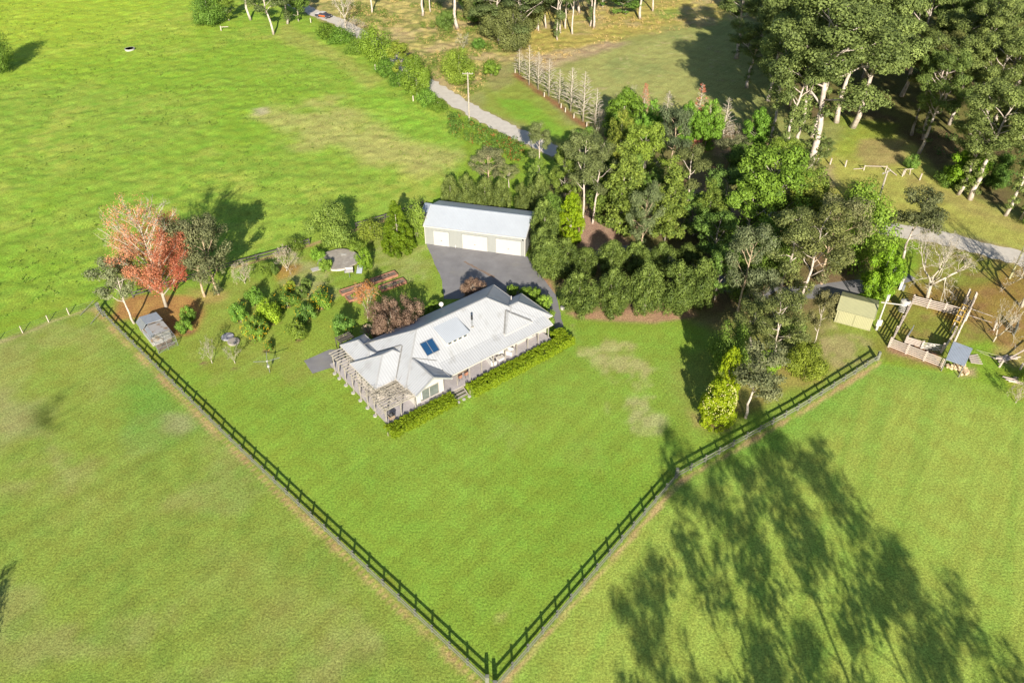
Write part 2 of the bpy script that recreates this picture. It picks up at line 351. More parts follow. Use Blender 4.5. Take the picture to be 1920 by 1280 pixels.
paint(mown, (172, 176, 92)); paint(mown * sstep(.45, .7, N1), (146, 160, 82), .6); paint(mown * sstep(.72, .85, fbm(1.6, 8, 2)), (196, 186, 118), .7)
paint(region([(900,160),(985,130),(1010,180),(1080,240),(1110,270),(1040,270),(960,235),(905,205)], 1.5, 4), (152, 168, 62))
paint(region([(930,185),(985,190),(1050,235),(1090,262),(1030,258),(965,225)], 1.5, 3), (132, 178, 44), .8)
paint(region([(890,135),(960,120),(970,160),(920,175)], 2, 4), (164, 158, 90), .7)
row = line_d(W((968,140),(1010,172),(1050,200),(1090,232),(1125,255)))
paint(sstep(2.4, .6, row + N2 * 1.2), (156, 104, 66), .85)
# forest floor, right
fo = region([(1400,-60),(1400,120),(1500,215),(1600,230),(1690,250),(1760,330),(1830,372),(1930,415),(2600,520),(2600,-60)], 2, 5)
paint(fo, (126, 124, 58)); paint(fo * sstep(.45, .65, N1), (120, 100, 66), .6); paint(fo * sstep(.5, .7, N3), (104, 130, 44), .4)
paint(region([(1620,240),(1690,260),(1760,330),(1830,372),(1920,415),(2000,440),(2000,500),(1740,425),(1500,350),(1520,290)], 1.5, 3), (180, 182, 80)); 
paint(region([(1560,215),(1680,235),(1640,300),(1560,290)], 2, 4), (146, 170, 44), .6)
paint(region([(1495,318),(1560,310),(1580,350),(1520,362),(1490,345)], 1.5, 3), (190, 170, 124), .8)
paint(region([(1610,262),(1690,265),(1690,300),(1640,310),(1600,290)], 1.5, 3), (184, 158, 104), .6)
paint(region([(1700,325),(1780,355),(1900,410),(1960,440),(1960,455),(1800,390),(1700,350)], 1.2, 2), (176, 164, 88), .6)
# grove floor and litter
gr = region([(1000,380),(1050,300),(1130,250),(1300,230),(1420,250),(1500,320),(1560,380),(1660,470),(1600,560),(1500,700),(1400,690),(1330,620),(1290,592),(1060,590),(1040,560),(1000,480)], 1.5, 3)
paint(gr, (140, 122, 76)); paint(gr * sstep(.42, .62, N1), (132, 140, 62), .75); paint(gr * sstep(.55, .72, N3), (120, 98, 62), .6)
paint(region([(1080,390),(1150,400),(1160,440),(1200,470),(1100,470),(1060,450)], 1, 2), (186, 154, 120), .9)
paint(region([(1050,583),(1290,577),(1305,592),(1225,606),(1140,602),(1080,598)], .5, .7), (188, 152, 108), .95)
paint(region([(1000,500),(1022,510),(1045,545),(1040,560),(1012,540)], .5, .6), (184, 142, 104), .95)
paint(region([(1275,262),(1320,262),(1325,282),(1290,288),(1272,278)], .8, 1.5), (206, 124, 84), .9)
paint(region([(1330,250),(1460,262),(1470,320),(1400,300),(1340,290)], 1, 3), (182, 156, 110), .6)
gl = region([(1330,600),(1640,560),(1655,665),(1500,760),(1300,830),(1260,700)], 3, 5) * lawn
paint(gl, (150, 158, 66), .6); paint(region([(1540,620),(1625,628),(1630,660),(1560,690),(1530,660)], 1.5, 4, N2), (188, 172, 112), .65)
paint(region([(1395,700),(1470,680),(1560,690),(1540,715),(1430,760),(1380,790),(1330,800)], 1.2, 3), (176, 154, 80), .6)
paint(region([(1290,770),(1380,800),(1370,812),(1300,800)], .8, 1.5), (186, 160, 96), .7)
# yards, orange ground
yd = region([(1655,560),(1700,520),(1740,440),(1990,505),(1990,660),(1900,655),(1850,628),(1790,650),(1760,690),(1650,665)], 1, 2)
paint(yd, (146, 152, 56)); paint(region([(1690,520),(1760,540),(1920,500),(1990,520),(1990,650),(1900,650),(1840,600),(1790,600),(1700,560)], 1.5, 3) , (166, 130, 60), .65)
paint(yd * sstep(.5, .7, N2), (158, 120, 76), .4)
paint(region([(1670,650),(1700,640),(1760,660),(1765,690),(1668,658)], .4, .8), (176, 138, 100), .85)
paint(region([(1790,690),(1830,690),(1830,706),(1800,706)], .5, 1), (196, 172, 122), .8)
paint(region([(1870,660),(1990,650),(1990,690),(1900,690)], .8, 2), (184, 160, 90), .7); paint(region([(1880,700),(1990,690),(1990,760),(1900,750)], .8, 2), (158, 166, 48), .7)
# autumn litter on the lawn
paint(region([(215,560),(300,545),(370,560),(385,590),(360,620),(320,625),(250,600),(215,600)], .8, 2) , (198, 132, 80), .7)
paint(region([(350,540),(420,545),(430,560),(380,570)], 1, 2), (190, 160, 90), .6); paint(region([(515,500),(555,500),(550,515),(525,520)], .8, 1.5), (186, 140, 64), .7)
for u, v in [(380,680),(440,690),(450,603),(480,570),(480,634),(503,655),(515,605),(560,636),(574,602),(600,578),(645,632),(537,573),(355,622)]:
    paint(region([(u-7,v-2),(u+6,v-3),(u+8,v+3),(u-5,v+4)], .35, .5, N2), (138, 104, 74), .9)
# bare dirt and dry strip outside the boundary fences
def offs(pts, k):
    w = [Vector(p) for p in W(*pts)]; o = []
    for i, p in enumerate(w):
        d = (w[min(i+1, len(w)-1)] - w[max(i-1, 0)]).normalized(); o.append((p.x + d.y*k, p.y - d.x*k))
    return o
dl = line_d(offs([(185,578),(213,610),(327,723),(433,827),(560,948),(912,1280)], -.0))
paint(sstep(.8, .25, np.abs(line_d(offs([(183,577),(213,610),(327,723),(433,827),(560,948),(912,1280)], .5))) + (N2-.2)*.8), (206, 172, 112), .85)
paint(sstep(.75, .25, np.abs(line_d(offs([(927,1286),(1270,897),(1495,769.5),(1645,676)], .5))) + (N2-.2)*.8), (206, 174, 114), .85)
paint(sstep(1.0, .3, np.abs(line_d(offs([(440,500),(580,458),(720,412)], .3))) + N2*.5), (196, 158, 110), .8)
paint(sstep(1.0, .4, line_d(W((180,576),(92,604),(43,627),(-30,650))) + N2*.6), (186, 176, 112), .7)
# road verges
ROAD = [(548,6),(575,18),(602,29),(635,42),(672,62),(700,80),(722,96),(738,106),(748,122),(762,135),(790,148),(826,172),(860,193),(900,216),(938,236),(975,254),(1010,270),(1050,287),(1110,305),(1230,345),(1400,395),(1560,424),(1670,430),(1730,440),(1790,452),(1850,468),(1920,487),(2000,512),(2150,560)]
dr = line_d(W(*ROAD)); paint(sstep(4.2, 2.2, dr + N2*1.6), (184, 162, 112), .8)
for p in (N2, ): g *= (.93 + .14 * p)[..., None]
gc = g / KEXP
# relief: clumpy grass, flat near anything built
near = np.minimum.reduce([dr, np.maximum(-sdf(W((560,640),(640,470),(790,370),(1020,380),(1080,600),(1090,660),(730,830))), 0)])
rough *= sstep(3, 8, near)
HZ = rough * ((fbm(2.6, 2, 2) - .5) * .34 + (fbm(1.3, 4, 1) - .5) * .2 + (fbm(9, 6, 2) - .5) * .2)
verts = np.stack([GX, GY, HZ - .0], -1).reshape(-1, 3)
ii = (np.arange(ny-1)[:, None] * nx + np.arange(nx-1)[None]).reshape(-1)
quads = np.stack([ii, ii+1, ii+nx+1, ii+nx], 1).astype(np.int32)
me = bpy.data.meshes.new('ground'); me.vertices.add(len(verts)); me.vertices.foreach_set('co', verts.reshape(-1).astype(np.float32))
me.loops.add(quads.size); me.loops.foreach_set('vertex_index', quads.reshape(-1)); me.polygons.add(len(quads))
me.polygons.foreach_set('loop_start', np.arange(0, quads.size, 4, dtype=np.int32)); me.polygons.foreach_set('loop_total', np.full(len(quads), 4, np.int32))
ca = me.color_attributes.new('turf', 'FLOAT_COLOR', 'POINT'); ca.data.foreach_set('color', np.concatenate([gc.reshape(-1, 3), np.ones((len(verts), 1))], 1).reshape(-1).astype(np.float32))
for nm, arr in (('rough', rough), ('stripe', stripe)):
    a = me.attributes.new(nm, 'FLOAT', 'POINT'); a.data.foreach_set('value', arr.reshape(-1).astype(np.float32))
me.update(calc_edges=True); me.polygons.foreach_set('use_smooth', [True] * len(me.polygons))
m, nt, b = newmat('grass and earth'); M['ground'] = m
at = nt.nodes.new('ShaderNodeAttribute'); at.attribute_name = 'turf'
ar = nt.nodes.new('ShaderNodeAttribute'); ar.attribute_name = 'rough'; ast = nt.nodes.new('ShaderNodeAttribute'); ast.attribute_name = 'stripe'
n1 = noise(nt, 4.2, 5, .7); n2 = noise(nt, .4, 5, .65); n3 = noise(nt, 11, 3, .7)
v1 = mrange(nt, n1.outputs[0], .36, .64, .62, 1.38); v2 = mrange(nt, n2.outputs[0], .34, .66, .88, 1.12); v3 = mrange(nt, n3.outputs[0], .36, .64, .76, 1.24)
def mul(a, b_):
    k = nt.nodes.new('ShaderNodeMath'); k.operation = 'MULTIPLY'; nt.links.new(a, k.inputs[0])
    if isinstance(b_, float): k.inputs[1].default_value = b_
    else: nt.links.new(b_, k.inputs[1])
    return k.outputs[0]
tc = nt.nodes.new('ShaderNodeTexCoord'); mp = nt.nodes.new('ShaderNodeMapping'); mp.vector_type = 'TEXTURE'; mp.inputs['Rotation'].default_value[2] = R(50); mp.inputs['Scale'].default_value = (26, .75, 1)
nt.links.new(tc.outputs['Object'], mp.inputs[0]); n4 = noise(nt, 1.0, 3, .6, mp.outputs[0]); v4 = mrange(nt, n4.outputs[0], .38, .62, .94, 1.06)
hs = nt.nodes.new('ShaderNodeHueSaturation'); nt.links.new(at.outputs['Color'], hs.inputs['Color'])
nt.links.new(mul(mul(mul(v1, v2), v3), v4), hs.inputs['Value']); nt.links.new(mrange(nt, n2.outputs[0], .34, .66, .484, .508), hs.inputs['Hue'])
nt.links.new(hs.outputs[0], b.inputs['Base Color']); b.inputs['Roughness'].default_value = .95; b.inputs['Specular IOR Level'].default_value = .1
bump(nt, b, n1.outputs[0], .4, .25)
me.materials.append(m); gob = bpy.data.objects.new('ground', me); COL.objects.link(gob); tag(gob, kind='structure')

# sheets laid on the ground
def sheet(name, pts, z, mat, cell=None):
    mb = MB(); mb.add([(x, y, z) for x, y in pts], [tuple(range(len(pts)))] if sum((pts[i][0]*pts[(i+1)%len(pts)][1]-pts[(i+1)%len(pts)][0]*pts[i][1]) for i in range(len(pts))) > 0 else [tuple(range(len(pts)))[::-1]])
    o = mb.build(name, mat); return tag(o, kind='structure')
def smooth_line(w, step=1.0):
    w = [Vector(p) for p in w]; out = []
    for i in range(len(w)-1):
        p0, p1, p2, p3 = w[max(i-1,0)], w[i], w[i+1], w[min(i+2, len(w)-1)]; n = max(1, int((p2-p1).length/step))
        for k in range(n):
            t = k/n; out.append(.5*((2*p1)+(p2-p0)*t+(2*p0-5*p1+4*p2-p3)*t*t+(3*p1-p0-3*p2+p3)*t**3))
    out.append(w[-1]); return out
def ribbon(name, line, wid, z, mat, jit=.25):
    w = smooth_line(line); mb = MB(); vs_ = []; fs = []
    for i, p in enumerate(w):
        d = (w[min(i+1,len(w)-1)] - w[max(i-1,0)]).normalized(); nrm = Vector((-d.y, d.x)); 
        for k in (-.5, .5):
            q = p + nrm * (wid * k + (random.random()-.5) * jit); vs_.append((q.x, q.y, z))
    for i in range(len(w)-1): fs.append((2*i, 2*i+2, 2*i+3, 2*i+1))
    mb.add(vs_, fs); o = mb.build(name, mat); 
    return tag(o, kind='structure')
ribbon('road', W(*ROAD[:18]), 4.4, .045, 'gravel', .9)
ribbon('road', W(*ROAD[20:]), 4.6, .045, 'gravel', .9)
def wob(pts, step=.8, amp=.14):
    out = []
    for i in range(len(pts)):
        a = Vector(pts[i]); b_ = Vector(pts[(i+1) % len(pts)]); n = max(1, int((b_-a).length/step))
        for k in range(n):
            p = a.lerp(b_, k/n); out.append((p.x + (random.random()-.5)*amp, p.y + (random.random()-.5)*amp))
    return out
drive = W((799,455),(990,481),(1003,505),(1024,528),(1042,552),(1050,585),(1056,612),(1048,626),(1030,600),(990,575),(940,560),(860,560),(833,560),(827,520),(812,488))
sheet('driveway', wob(drive), .012, 'asphalt')
ribbon('driveway_lane', W((1700,512),(1650,530),(1580,541),(1500,548),(1410,549),(1330,520),(1250,490),(1180,470),(1060,500),(1010,505)), 3.6, .006, 'asphalt', .3)
sheet('side_path', wob(W((570,676),(586,700),(618,690),(640,690),(650,655),(618,655)), .8, .06), .012, 'asphalt')
sheet('worn_line', wob(W((869,491),(873,490),(910,510),(928,518),(925,521),(900,508)), .5, .2), .018, 'soil')

# ------------------------------------------------------------------ farmhouse
HA = R(38.8); HO = site(728.7, 804); house = empty('farmhouse', HO, HA, 'long cream roofed farmhouse with verandah and pergola in the middle of the lawn', 'house')
HC, HS = math.cos(HA), math.sin(HA)
def hloc(u, v, z=0): return Vector((HO.x + u*HC - v*HS, HO.y + u*HS + v*HC, z))
T = .586; EZ = 3.5
def roof_z(v): return 3.43 + T * (v - 1.6)
def hip(name, u0, u1, v0, v1, ez, along, hips=(1, 1), parent=None, mat='roof', fasc=True):
    """hip or gable roof body over a rectangle; along 'u' or 'v'; each slope is a panel of its own"""
    if along == 'u': half = (v1-v0)/2; c = (v0+v1)/2; a = u0 + half*hips[0]; b_ = u1 - half*hips[1]; P = lambda s, t, z: (s, t, z); S0, S1, t0, t1 = u0, u1, v0, v1
    else: half = (u1-u0)/2; c = (u0+u1)/2; a = v0 + half*hips[0]; b_ = v1 - half*hips[1]; P = lambda s, t, z: (t, s, z); S0, S1, t0, t1 = v0, v1, u0, u1
    rz = ez + half*T; mb = MB()
    mb.poly3([P(S0,t0,ez), P(S1,t0,ez), P(b_,c,rz), P(a,c,rz)]); mb.poly3([P(S0,t1,ez), P(S1,t1,ez), P(b_,c,rz), P(a,c,rz)])
    if hips[0]: mb.poly3([P(S0,t0,ez), P(S0,t1,ez), P(a,c,rz)])
    if hips[1]: mb.poly3([P(S1,t0,ez), P(S1,t1,ez), P(b_,c,rz)])
    o = mb.build('roof', mat, parent)
    cap = MB(); cap.bar(P(a,c,rz+.02), P(b_,c,rz+.02), .22, .06)
    for on, s0, e in ((hips[0], S0, a), (hips[1], S1, b_)):
        if on:
            for t in (t0, t1): cap.bar(P(s0,t,ez+.02), P(e,c,rz+.02), .2, .06)
        else:
            for t in (t0, t1): cap.bar(P(s0,t,ez-.04), P(s0,c,rz-.04), .07, .26)
    cap.build('ridge_cap', 'cap', o)
    gt_ = MB()
    for t in (t0, t1): gt_.bar(P(S0-.04,t,ez-.05), P(S1+.04,t,ez-.05), .13, .13)
    if hips[0]: gt_.bar(P(S0,t0,ez-.052), P(S0,t1,ez-.052), .13, .13)
    if hips[1]: gt_.bar(P(S1,t0,ez-.052), P(S1,t1,ez-.052), .13, .13)
    gt_.build('gutter', 'white', o); return o
main = hip('roof', 4.0, 27.0, 1.7, 13.0, EZ, 'u', parent=house)
hip('roof', 20.6, 28.8, 1.6, 8.6, EZ + .004, 'u', parent=house)
hip('roof', .9, 9.0, 4.0, 10.5, EZ + .002, 'u', parent=house)
hip('roof', 1.8, 5.6, 8.0, 14.7, EZ + .006, 'v', parent=house)
hip('roof', 20.5, 25.3, 1.95, 8.0, 3.86, 'v', parent=house)
gab = hip('roof', 4.2, 9.75, -.45, 7.2, EZ, 'v', (0, 1), parent=house)
mb = MB(); mb.poly3([(9.76,.35,3.17), (27.75,.35,3.17), (27.75,2.5,3.93), (9.76,2.5,3.93)])
vr = mb.build('verandah_roof', 'roof', house); mb = MB(); mb.bar((9.7,.33,3.12), (27.8,.33,3.12), .13, .15); mb.bar((27.77,.35,3.15), (27.77,2.5,3.9), .06, .16); mb.build('gutter', 'white', vr)
mb = MB(); mb.bar((9.8,2.5,3.955), (20.4,2.5,3.955), .1, .02); mb.build('flashing', 'metal', vr); mb = MB(); mb.bar((25.3,2.5,3.955), (27.7,2.5,3.955), .1, .02); mb.build('flashing', 'metal', vr)
# valleys, seen as grey lines between the roof bodies
for a, b_ in (((4.1,4.1,3.56),(7.2,7.2,5.42)), ((4.15,3.4,3.56),(6.97,4.5,5.14)), ((9.75,3.0,4.26),(7.0,4.6,5.17)), ((20.5,2.2,4.0),(22.9,4.9,5.38)), ((25.3,2.2,4.0),(22.9,4.9,5.38)), ((5.55,11.6,4.4),(3.75,11.5,4.66)), ((4.0,10.4,3.6),(7.2,7.4,5.42))):
    mb = MB(); mb.bar(a, b_, .2, .05); mb.build('valley_flashing', 'valley', main)
# roof sheet laps: slim upstands along the slope every 2.4 m on the sunny side
mb = MB()
for u in np.arange(11.0, 21.5, 2.4):
    mb.bar((u, 2.55, roof_z(2.55)+.025), (u, 7.2, roof_z(7.2)+.025), .035, .02)
for u in np.arange(11.0, 27.5, 2.4): mb.bar((u, .45, 3.22), (u, 2.45, 3.93), .035, .02)
mb.build('sheet_lap', 'roof', main)
# walls
def wallbox(u0, u1, v0, v1, z0, z1, mat='cream', name='wall'): 
    mb = MB(); mb.box(u0, u1, v0, v1, z0, z1); return mb.build(name, mat, house)
w1 = wallbox(4.6, 26.5, 3.0, 12.5, .0, 3.5); wallbox(20.6, 28.3, 2.1, 8.1, .0, 3.498); wallbox(1.4, 4.62, 4.5, 10.0, .0, 3.49); wallbox(2.2, 5.2, 10.02, 14.2, .0, 3.49)
mb = MB(); x0, x1, y0 = 4.6, 9.15, .75
mb.add([(x0,y0,.0),(x1,y0,.0),(x1,y0,3.35),((x0+x1)/2+.1,y0,4.82),(x0,y0,3.35)], [(0,1,2,3,4)])
mb.add([(x0,y0,.0),(x0,4.2,.0),(x0,4.2,3.35),(x0,y0,3.35)], [(3,2,1,0)]); mb.add([(x1,y0,.0),(x1,4.2,.0),(x1,4.2,3.35),(x1,y0,3.35)], [(0,1,2,3)])
gw = mb.build('gable_wall', 'white', house)
def window(parent, u0, u1, z0, z1, v, side=-1, panes=2, frame='white', gl_='glass'):
    mb = MB(); f = .07; d = v + side*.03
    for (a, b_) in (((u0,d,z0),(u1,d,z0)), ((u0,d,z1),(u1,d,z1)), ((u0,d,z0),(u0,d,z1)), ((u1,d,z0),(u1,d,z1))): mb.bar(a, b_, f, f)
    wo = mb.build('window', frame, parent)
    for k in range(panes):
        a = u0 + (u1-u0)*k/panes + .05; b2 = u0 + (u1-u0)*(k+1)/panes - .05
        p = MB(); p.box(a, b2, v+side*.012, v+side*.03, z0+.05, z1-.05); p.build('pane', gl_, wo)
    return wo
window(gw, 5.5, 8.3, 1.0, 2.75, .75, panes=2, frame='timber', gl_='glass_pale')
mb = MB(); mb.box(5.5, 6.1, .55, .66, 1.6, 3.0); 
mb = MB(); mb.box(5.45, 5.75, .70, .715, 1.3, 3.0); mb.build('curtain', 'cushion', gw)
for a, b_, z0 in ((10.2,12.2,.95), (13.6,16.4,.9), (17.4,19.4,.95)): window(w1, a, b_, z0, 2.95, 3.0)
window(w1, 21.9, 23.9, 1.3, 2.9, 2.1); window(w1, 25.4, 26.5, 1.0, 2.9, 2.1)
# dormer with four clerestory lights
mb = MB(); u0, u1 = 12.1, 15.55
mb.add([(u0,3.95,roof_z(3.95)-.05),(u1,3.95,roof_z(3.95)-.05),(u1,3.95,5.68),(u0,3.95,5.68),(u0,6.6,6.3),(u1,6.6,6.3)], [(0,1,2,3),(0,3,4),(1,5,2)])
dm = mb.build('dormer', 'white', house)
mb = MB(); mb.poly3([(u0-.2,3.6,5.66),(u1+.2,3.6,5.66),(u1+.2,6.75,6.46),(u0-.2,6.75,6.46)], .07); mb.build('dormer_roof', 'garage_roof', dm)
for k in range(4):
    a = u0 + .28 + k*.84; p = MB(); p.box(a, a+.5, 3.925, 3.945, 5.0, 5.5); p.build('window', 'glass', dm)
# solar hot water panels
sp = MB(); n_ = .09
for (a, b_) in (((8.93,3.9),(10.9,3.9)), ((8.93,5.55),(10.9,5.55)), ((8.93,3.9),(8.93,5.55)), ((10.9,3.9),(10.9,5.55)), ((9.92,3.9),(9.92,5.55))): sp.bar((a[0],a[1],roof_z(a[1])+n_), (b_[0],b_[1],roof_z(b_[1])+n_), .07, .08)
sp.bar((8.9,3.8,roof_z(3.8)+.05), (8.7,3.3,roof_z(3.3)+.05), .05)
so = sp.build('solar_panel', 'metal', house)
for a in (8.97, 9.96):
    p = MB(); p.poly3([(a,3.94,roof_z(3.94)+.12),(a+.91,3.94,roof_z(3.94)+.12),(a+.91,5.51,roof_z(5.51)+.12),(a,5.51,roof_z(5.51)+.12)], .03); p.build('collector', 'solar', so)
mb = MB(); mb.cyl((17.0,4.85), .11, 5.2, 6.5, 10); fl = mb.build('flue', 'metal', house); mb = MB(); mb.cyl((17.0,4.85), .15, 6.5, 7.15, 10); mb.build('flue_cowl', 'black', fl)
mb = MB(); mb.cyl((17.0,4.85), .24, 5.15, 5.36, 10); mb.build('flue_boot', 'timber', fl)
mb = MB(); mb.bar((25.9,7.4,4.1), (25.9,7.4,5.0), .12); mb.build('vent_pipe', 'white', house)
mb = MB(); q = hloc(17.3, 12.9, 4.3)
rings = [(0,0), (.12,.02), (.23,.07), (.33,.15)]; vs_ = []; fs = []
ax = Vector((-.25,-.75,.6)).normalized(); e1 = ax.cross(Vector((0,0,1))).normalized(); e2 = ax.cross(e1)
for r_, h_ in rings:
    for k in range(16): t = 2*math.pi*k/16; vs_.append(Vector((17.3,12.85,4.35)) + ax*h_ + (e1*math.cos(t)+e2*math.sin(t))*r_)
for i in range(3):
    for k in range(16): fs.append((i*16+k, i*16+(k+1)%16, (i+1)*16+(k+1)%16, (i+1)*16+k))
mb.add(vs_, fs); mb.bar((17.3,12.85,4.35), (17.3,12.6,3.75), .05); mb.bar((17.3,12.85,4.35), Vector((17.3,12.85,4.35))+ax*.55, .03); mb.build('satellite_dish', 'white', house)
# deck, posts, pergola
dk = MB(); dk.box(0, 27.5, .0, .06, .55, .8); dk.box(0, .06, .06, 15.0, .6, .83); dk.box(27.44,27.5,.06,2.1,.55,.8); deck = dk.build('deck', 'timber', house)
bd = MB()
for k, v in enumerate(np.arange(.0, 4.45, .145)):
    bd.box(0 if v < 3 else 0, 27.5 if v < 2.95 else 4.6, v, v+.138, .80, .835 + (k % 3)*.001)
for k, v in enumerate(np.arange(4.495, 14.95, .145)): bd.box(0, 1.5 if v < 10.2 else 2.25, v, v+.138, .80, .835 + (k % 3)*.001)
tag(bd.build('deck_board', 'deckboards', deck), kind='stuff')
for i, u in enumerate((11.2,13.25,15.25,17.3,19.35,21.4,23.4,25.3,27.2)):
    mb = MB(); mb.box(u-.06,u+.06,.5,.62,.83,3.15); mb.build('verandah_post', 'timber', house)
for v in (13.8,12.5,10.7,8.75,6.87,5.04,3.15,.3):
    mb = MB(); mb.box(-.02,.1,v-.06,v+.06,.0,3.12); p = mb.build('pergola_post', 'timber', house); mb = MB(); mb.cyl((-.1,v-.05), .27, .0, .12, 12); mb.build('footing', 'pale_concrete', p)
for u in (2.1,4.25):
    mb = MB(); mb.box(u-.06,u+.06,.02,.14,.83,3.12); mb.build('pergola_post', 'timber', house)
mb = MB(); mb.bar((.04,.0,3.2),(.04,14.6,3.2),.08,.2); mb.bar((0,.08,3.18),(4.5,.08,3.18),.08,.2); mb.bar((0,3.9,3.1),(4.3,3.9,3.1),.08,.2); mb.bar((2.1,.1,3.18),(2.1,4,3.18),.07,.18); mb.build('pergola_beam', 'timber', house)
for v in np.arange(4.1, 14.5, .56):
    mb = MB(); mb.bar((-.25,v,3.36),(1.0 if v < 10.4 else 1.85,v,3.36),.07,.15); mb.build('rafter', 'timber', house)
for v in np.arange(.25, 3.9, .5):
    mb = MB(); mb.bar((-.3,v,3.36),(4.35,v,3.36),.07,.15); mb.build('rafter', 'timber', house)
g8 = np.random.default_rng(8); vt = MB()
for k in range(240):
    p = np.array([g8.uniform(-.3,4.3), g8.uniform(-.1,4.2), 3.5]); 
    if g8.random() < .3: p = np.array([g8.uniform(-.4,.5), g8.uniform(-.2,6), g8.uniform(2.6,3.6)])
    d = unit(g8.normal(size=(1,3))*np.array([1,1,.25]))[0]; L_ = g8.uniform(.5,1.4)
    vt.tube([p, p+d*L_*.5+g8.normal(size=3)*.1, p+d*L_+g8.normal(size=3)*.2], [.022,.016,.008], 3)
for v in (.3, .45, 3.1): vt.tube([(.02,v,.3),(.1,v+.1,1.5),(.0,v,2.6),(.5,v+.3,3.4)], [.06,.05,.045,.03], 5)
tag(vt.build('bare_vine', 'bark_grey', house), kind='stuff')
# steps
for k in range(3):
    mb = MB(); mb.box(9.65, 11.7, -.38-.42*k, -.04-.42*k, .62-.2*k-.05, .62-.2*k); mb.build('step', 'timber', house)
for u in (9.7,11.65): mb = MB(); mb.bar((u,0,.72),(u,-1.3,.05),.06,.2); mb.build('step_stringer', 'timber', house)
for u in (9.8,10.7,11.6): mb = MB(); mb.cyl((u,-1.55), .24, 0, .07, 12); mb.build('stepping_pad', 'pale_concrete', house)
# rear porch pergola; the shade on it is put in as dark timber colour
rp_ = empty('entry_pergola', hloc(3.4,16.4), HA, 'small dark slatted pergola behind the left end of the farmhouse', 'pergola')
for k in range(4): mb = MB(); mb.bar((-1.1,-.6+.42*k,3.0),(1.1,-.6+.42*k,3.0),.06,.16); mb.build('slat', 'dark_wood', rp_)
for u in (-1.0,1.0): mb = MB(); mb.bar((u,-1.0,2.9),(u,1.0,2.9),.06,.16); mb.build('beam', 'dark_wood', rp_)
for u in (-1.0,1.0):
    for v in (-.9,.9): mb = MB(); mb.box(u-.05,u+.05,v-.05,v+.05,0,2.9); mb.build('post', 'dark_wood', rp_)
# verandah furniture
def sofa(name, u, v, w, label, cat, rz=0, arms=True):
    t = empty(name, hloc(u,v,.84), HA+rz, label, cat, None)
    mb = MB(); mb.box(-w/2,w/2,-.4,.4,.0,.38); mb.build('base', 'cushion', t); mb = MB(); mb.box(-w/2,w/2,.25,.42,.38,.85); mb.build('backrest', 'cushion', t)
    for s in (-1,1): mb = MB(); mb.box(s*w/2-.09,s*w/2+.09,-.42,.42,.0,.62); mb.build('armrest', 'white', t)
    mb = MB(); mb.box(-w/2+.1,w/2-.1,-.35,.25,.382,.5); mb.build('cushion', 'cushion', t)
sofa('outdoor_sofa', 17.55, 1.5, 1.7, 'white outdoor sofa on the verandah, leftmost of the lounge seats', 'sofa', R(80))
sofa('outdoor_armchair', 20.75, 1.25, .8, 'white outdoor armchair on the verandah right of the coffee table', 'armchair', R(-60))
sofa('outdoor_armchair', 19.7, 2.3, .8, 'white outdoor armchair against the wall behind the coffee table', 'armchair', R(0))
t = empty('coffee_table', hloc(19.0,1.2,.84), HA, 'low white coffee table between the seats on the verandah', 'table')
mb = MB(); mb.box(-.5,.5,-.35,.35,.0,.3); mb.build('base', 'cushion', t); mb = MB(); mb.box(-.53,.53,-.38,.38,.3,.36); mb.build('tabletop', 'white', t)
mb = MB(); mb.cyl((0,0), .07, .36, .58, 8); o = mb.build('vase', 'concrete', None, loc=hloc(19.0,1.2,.84)); tag(o, 'small vase on the low white coffee table', 'vase')
t = empty('dining_table', hloc(12.6,1.9,.84), HA, 'timber dining table under the verandah beside the gable room', 'table')
mb = MB(); mb.box(-.9,.9,-.45,.45,.70,.75); mb.build('tabletop', 'log', t)
for a in (-.8,.8):
    for b_ in (-.38,.38): mb = MB(); mb.box(a-.04,a+.04,b_-.04,b_+.04,0,.7); mb.build('leg', 'dark_wood', t)
ci = 0
for k, (a, b_) in enumerate(((-.55,-.75),(.45,-.75),(-.55,.75),(.45,.75))):
    side = 'lawn side' if b_ < 0 else 'wall side'; end = 'left' if a < 0 else 'right'
    c = empty('dining_chair', hloc(12.6+a,1.9+b_,.84), HA + (0 if b_ > 0 else math.pi), f'orange patterned dining chair on the {side}, {end} end of the verandah table', 'chair', 'chairs at the verandah table')
    mb = MB(); mb.box(-.22,.22,-.22,.22,.42,.48); mb.build('seat', 'brick_orange', c); mb = MB(); mb.box(-.22,.22,.18,.24,.48,.95); mb.build('backrest', 'brick_orange', c)
    for x in (-.19,.19):
        for y in (-.19,.19): mb = MB(); mb.bar((x,y,0),(x,y,.42),.04); mb.build('leg', 'black', c)
t = empty('barbecue', hloc(.85,.45,.84), HA, 'dark kettle barbecue with timber cart on the front left deck corner', 'barbecue')
mb = MB(); mb.box(-.35,.35,-.25,.25,.2,.75); mb.build('cart', 'log', t); mb = MB(); mb.box(-.36,.36,-.28,.28,.75,.84); mb.cyl((0,0),.26,.84,1.15,12,.1); mb.build('hood', 'black', t)

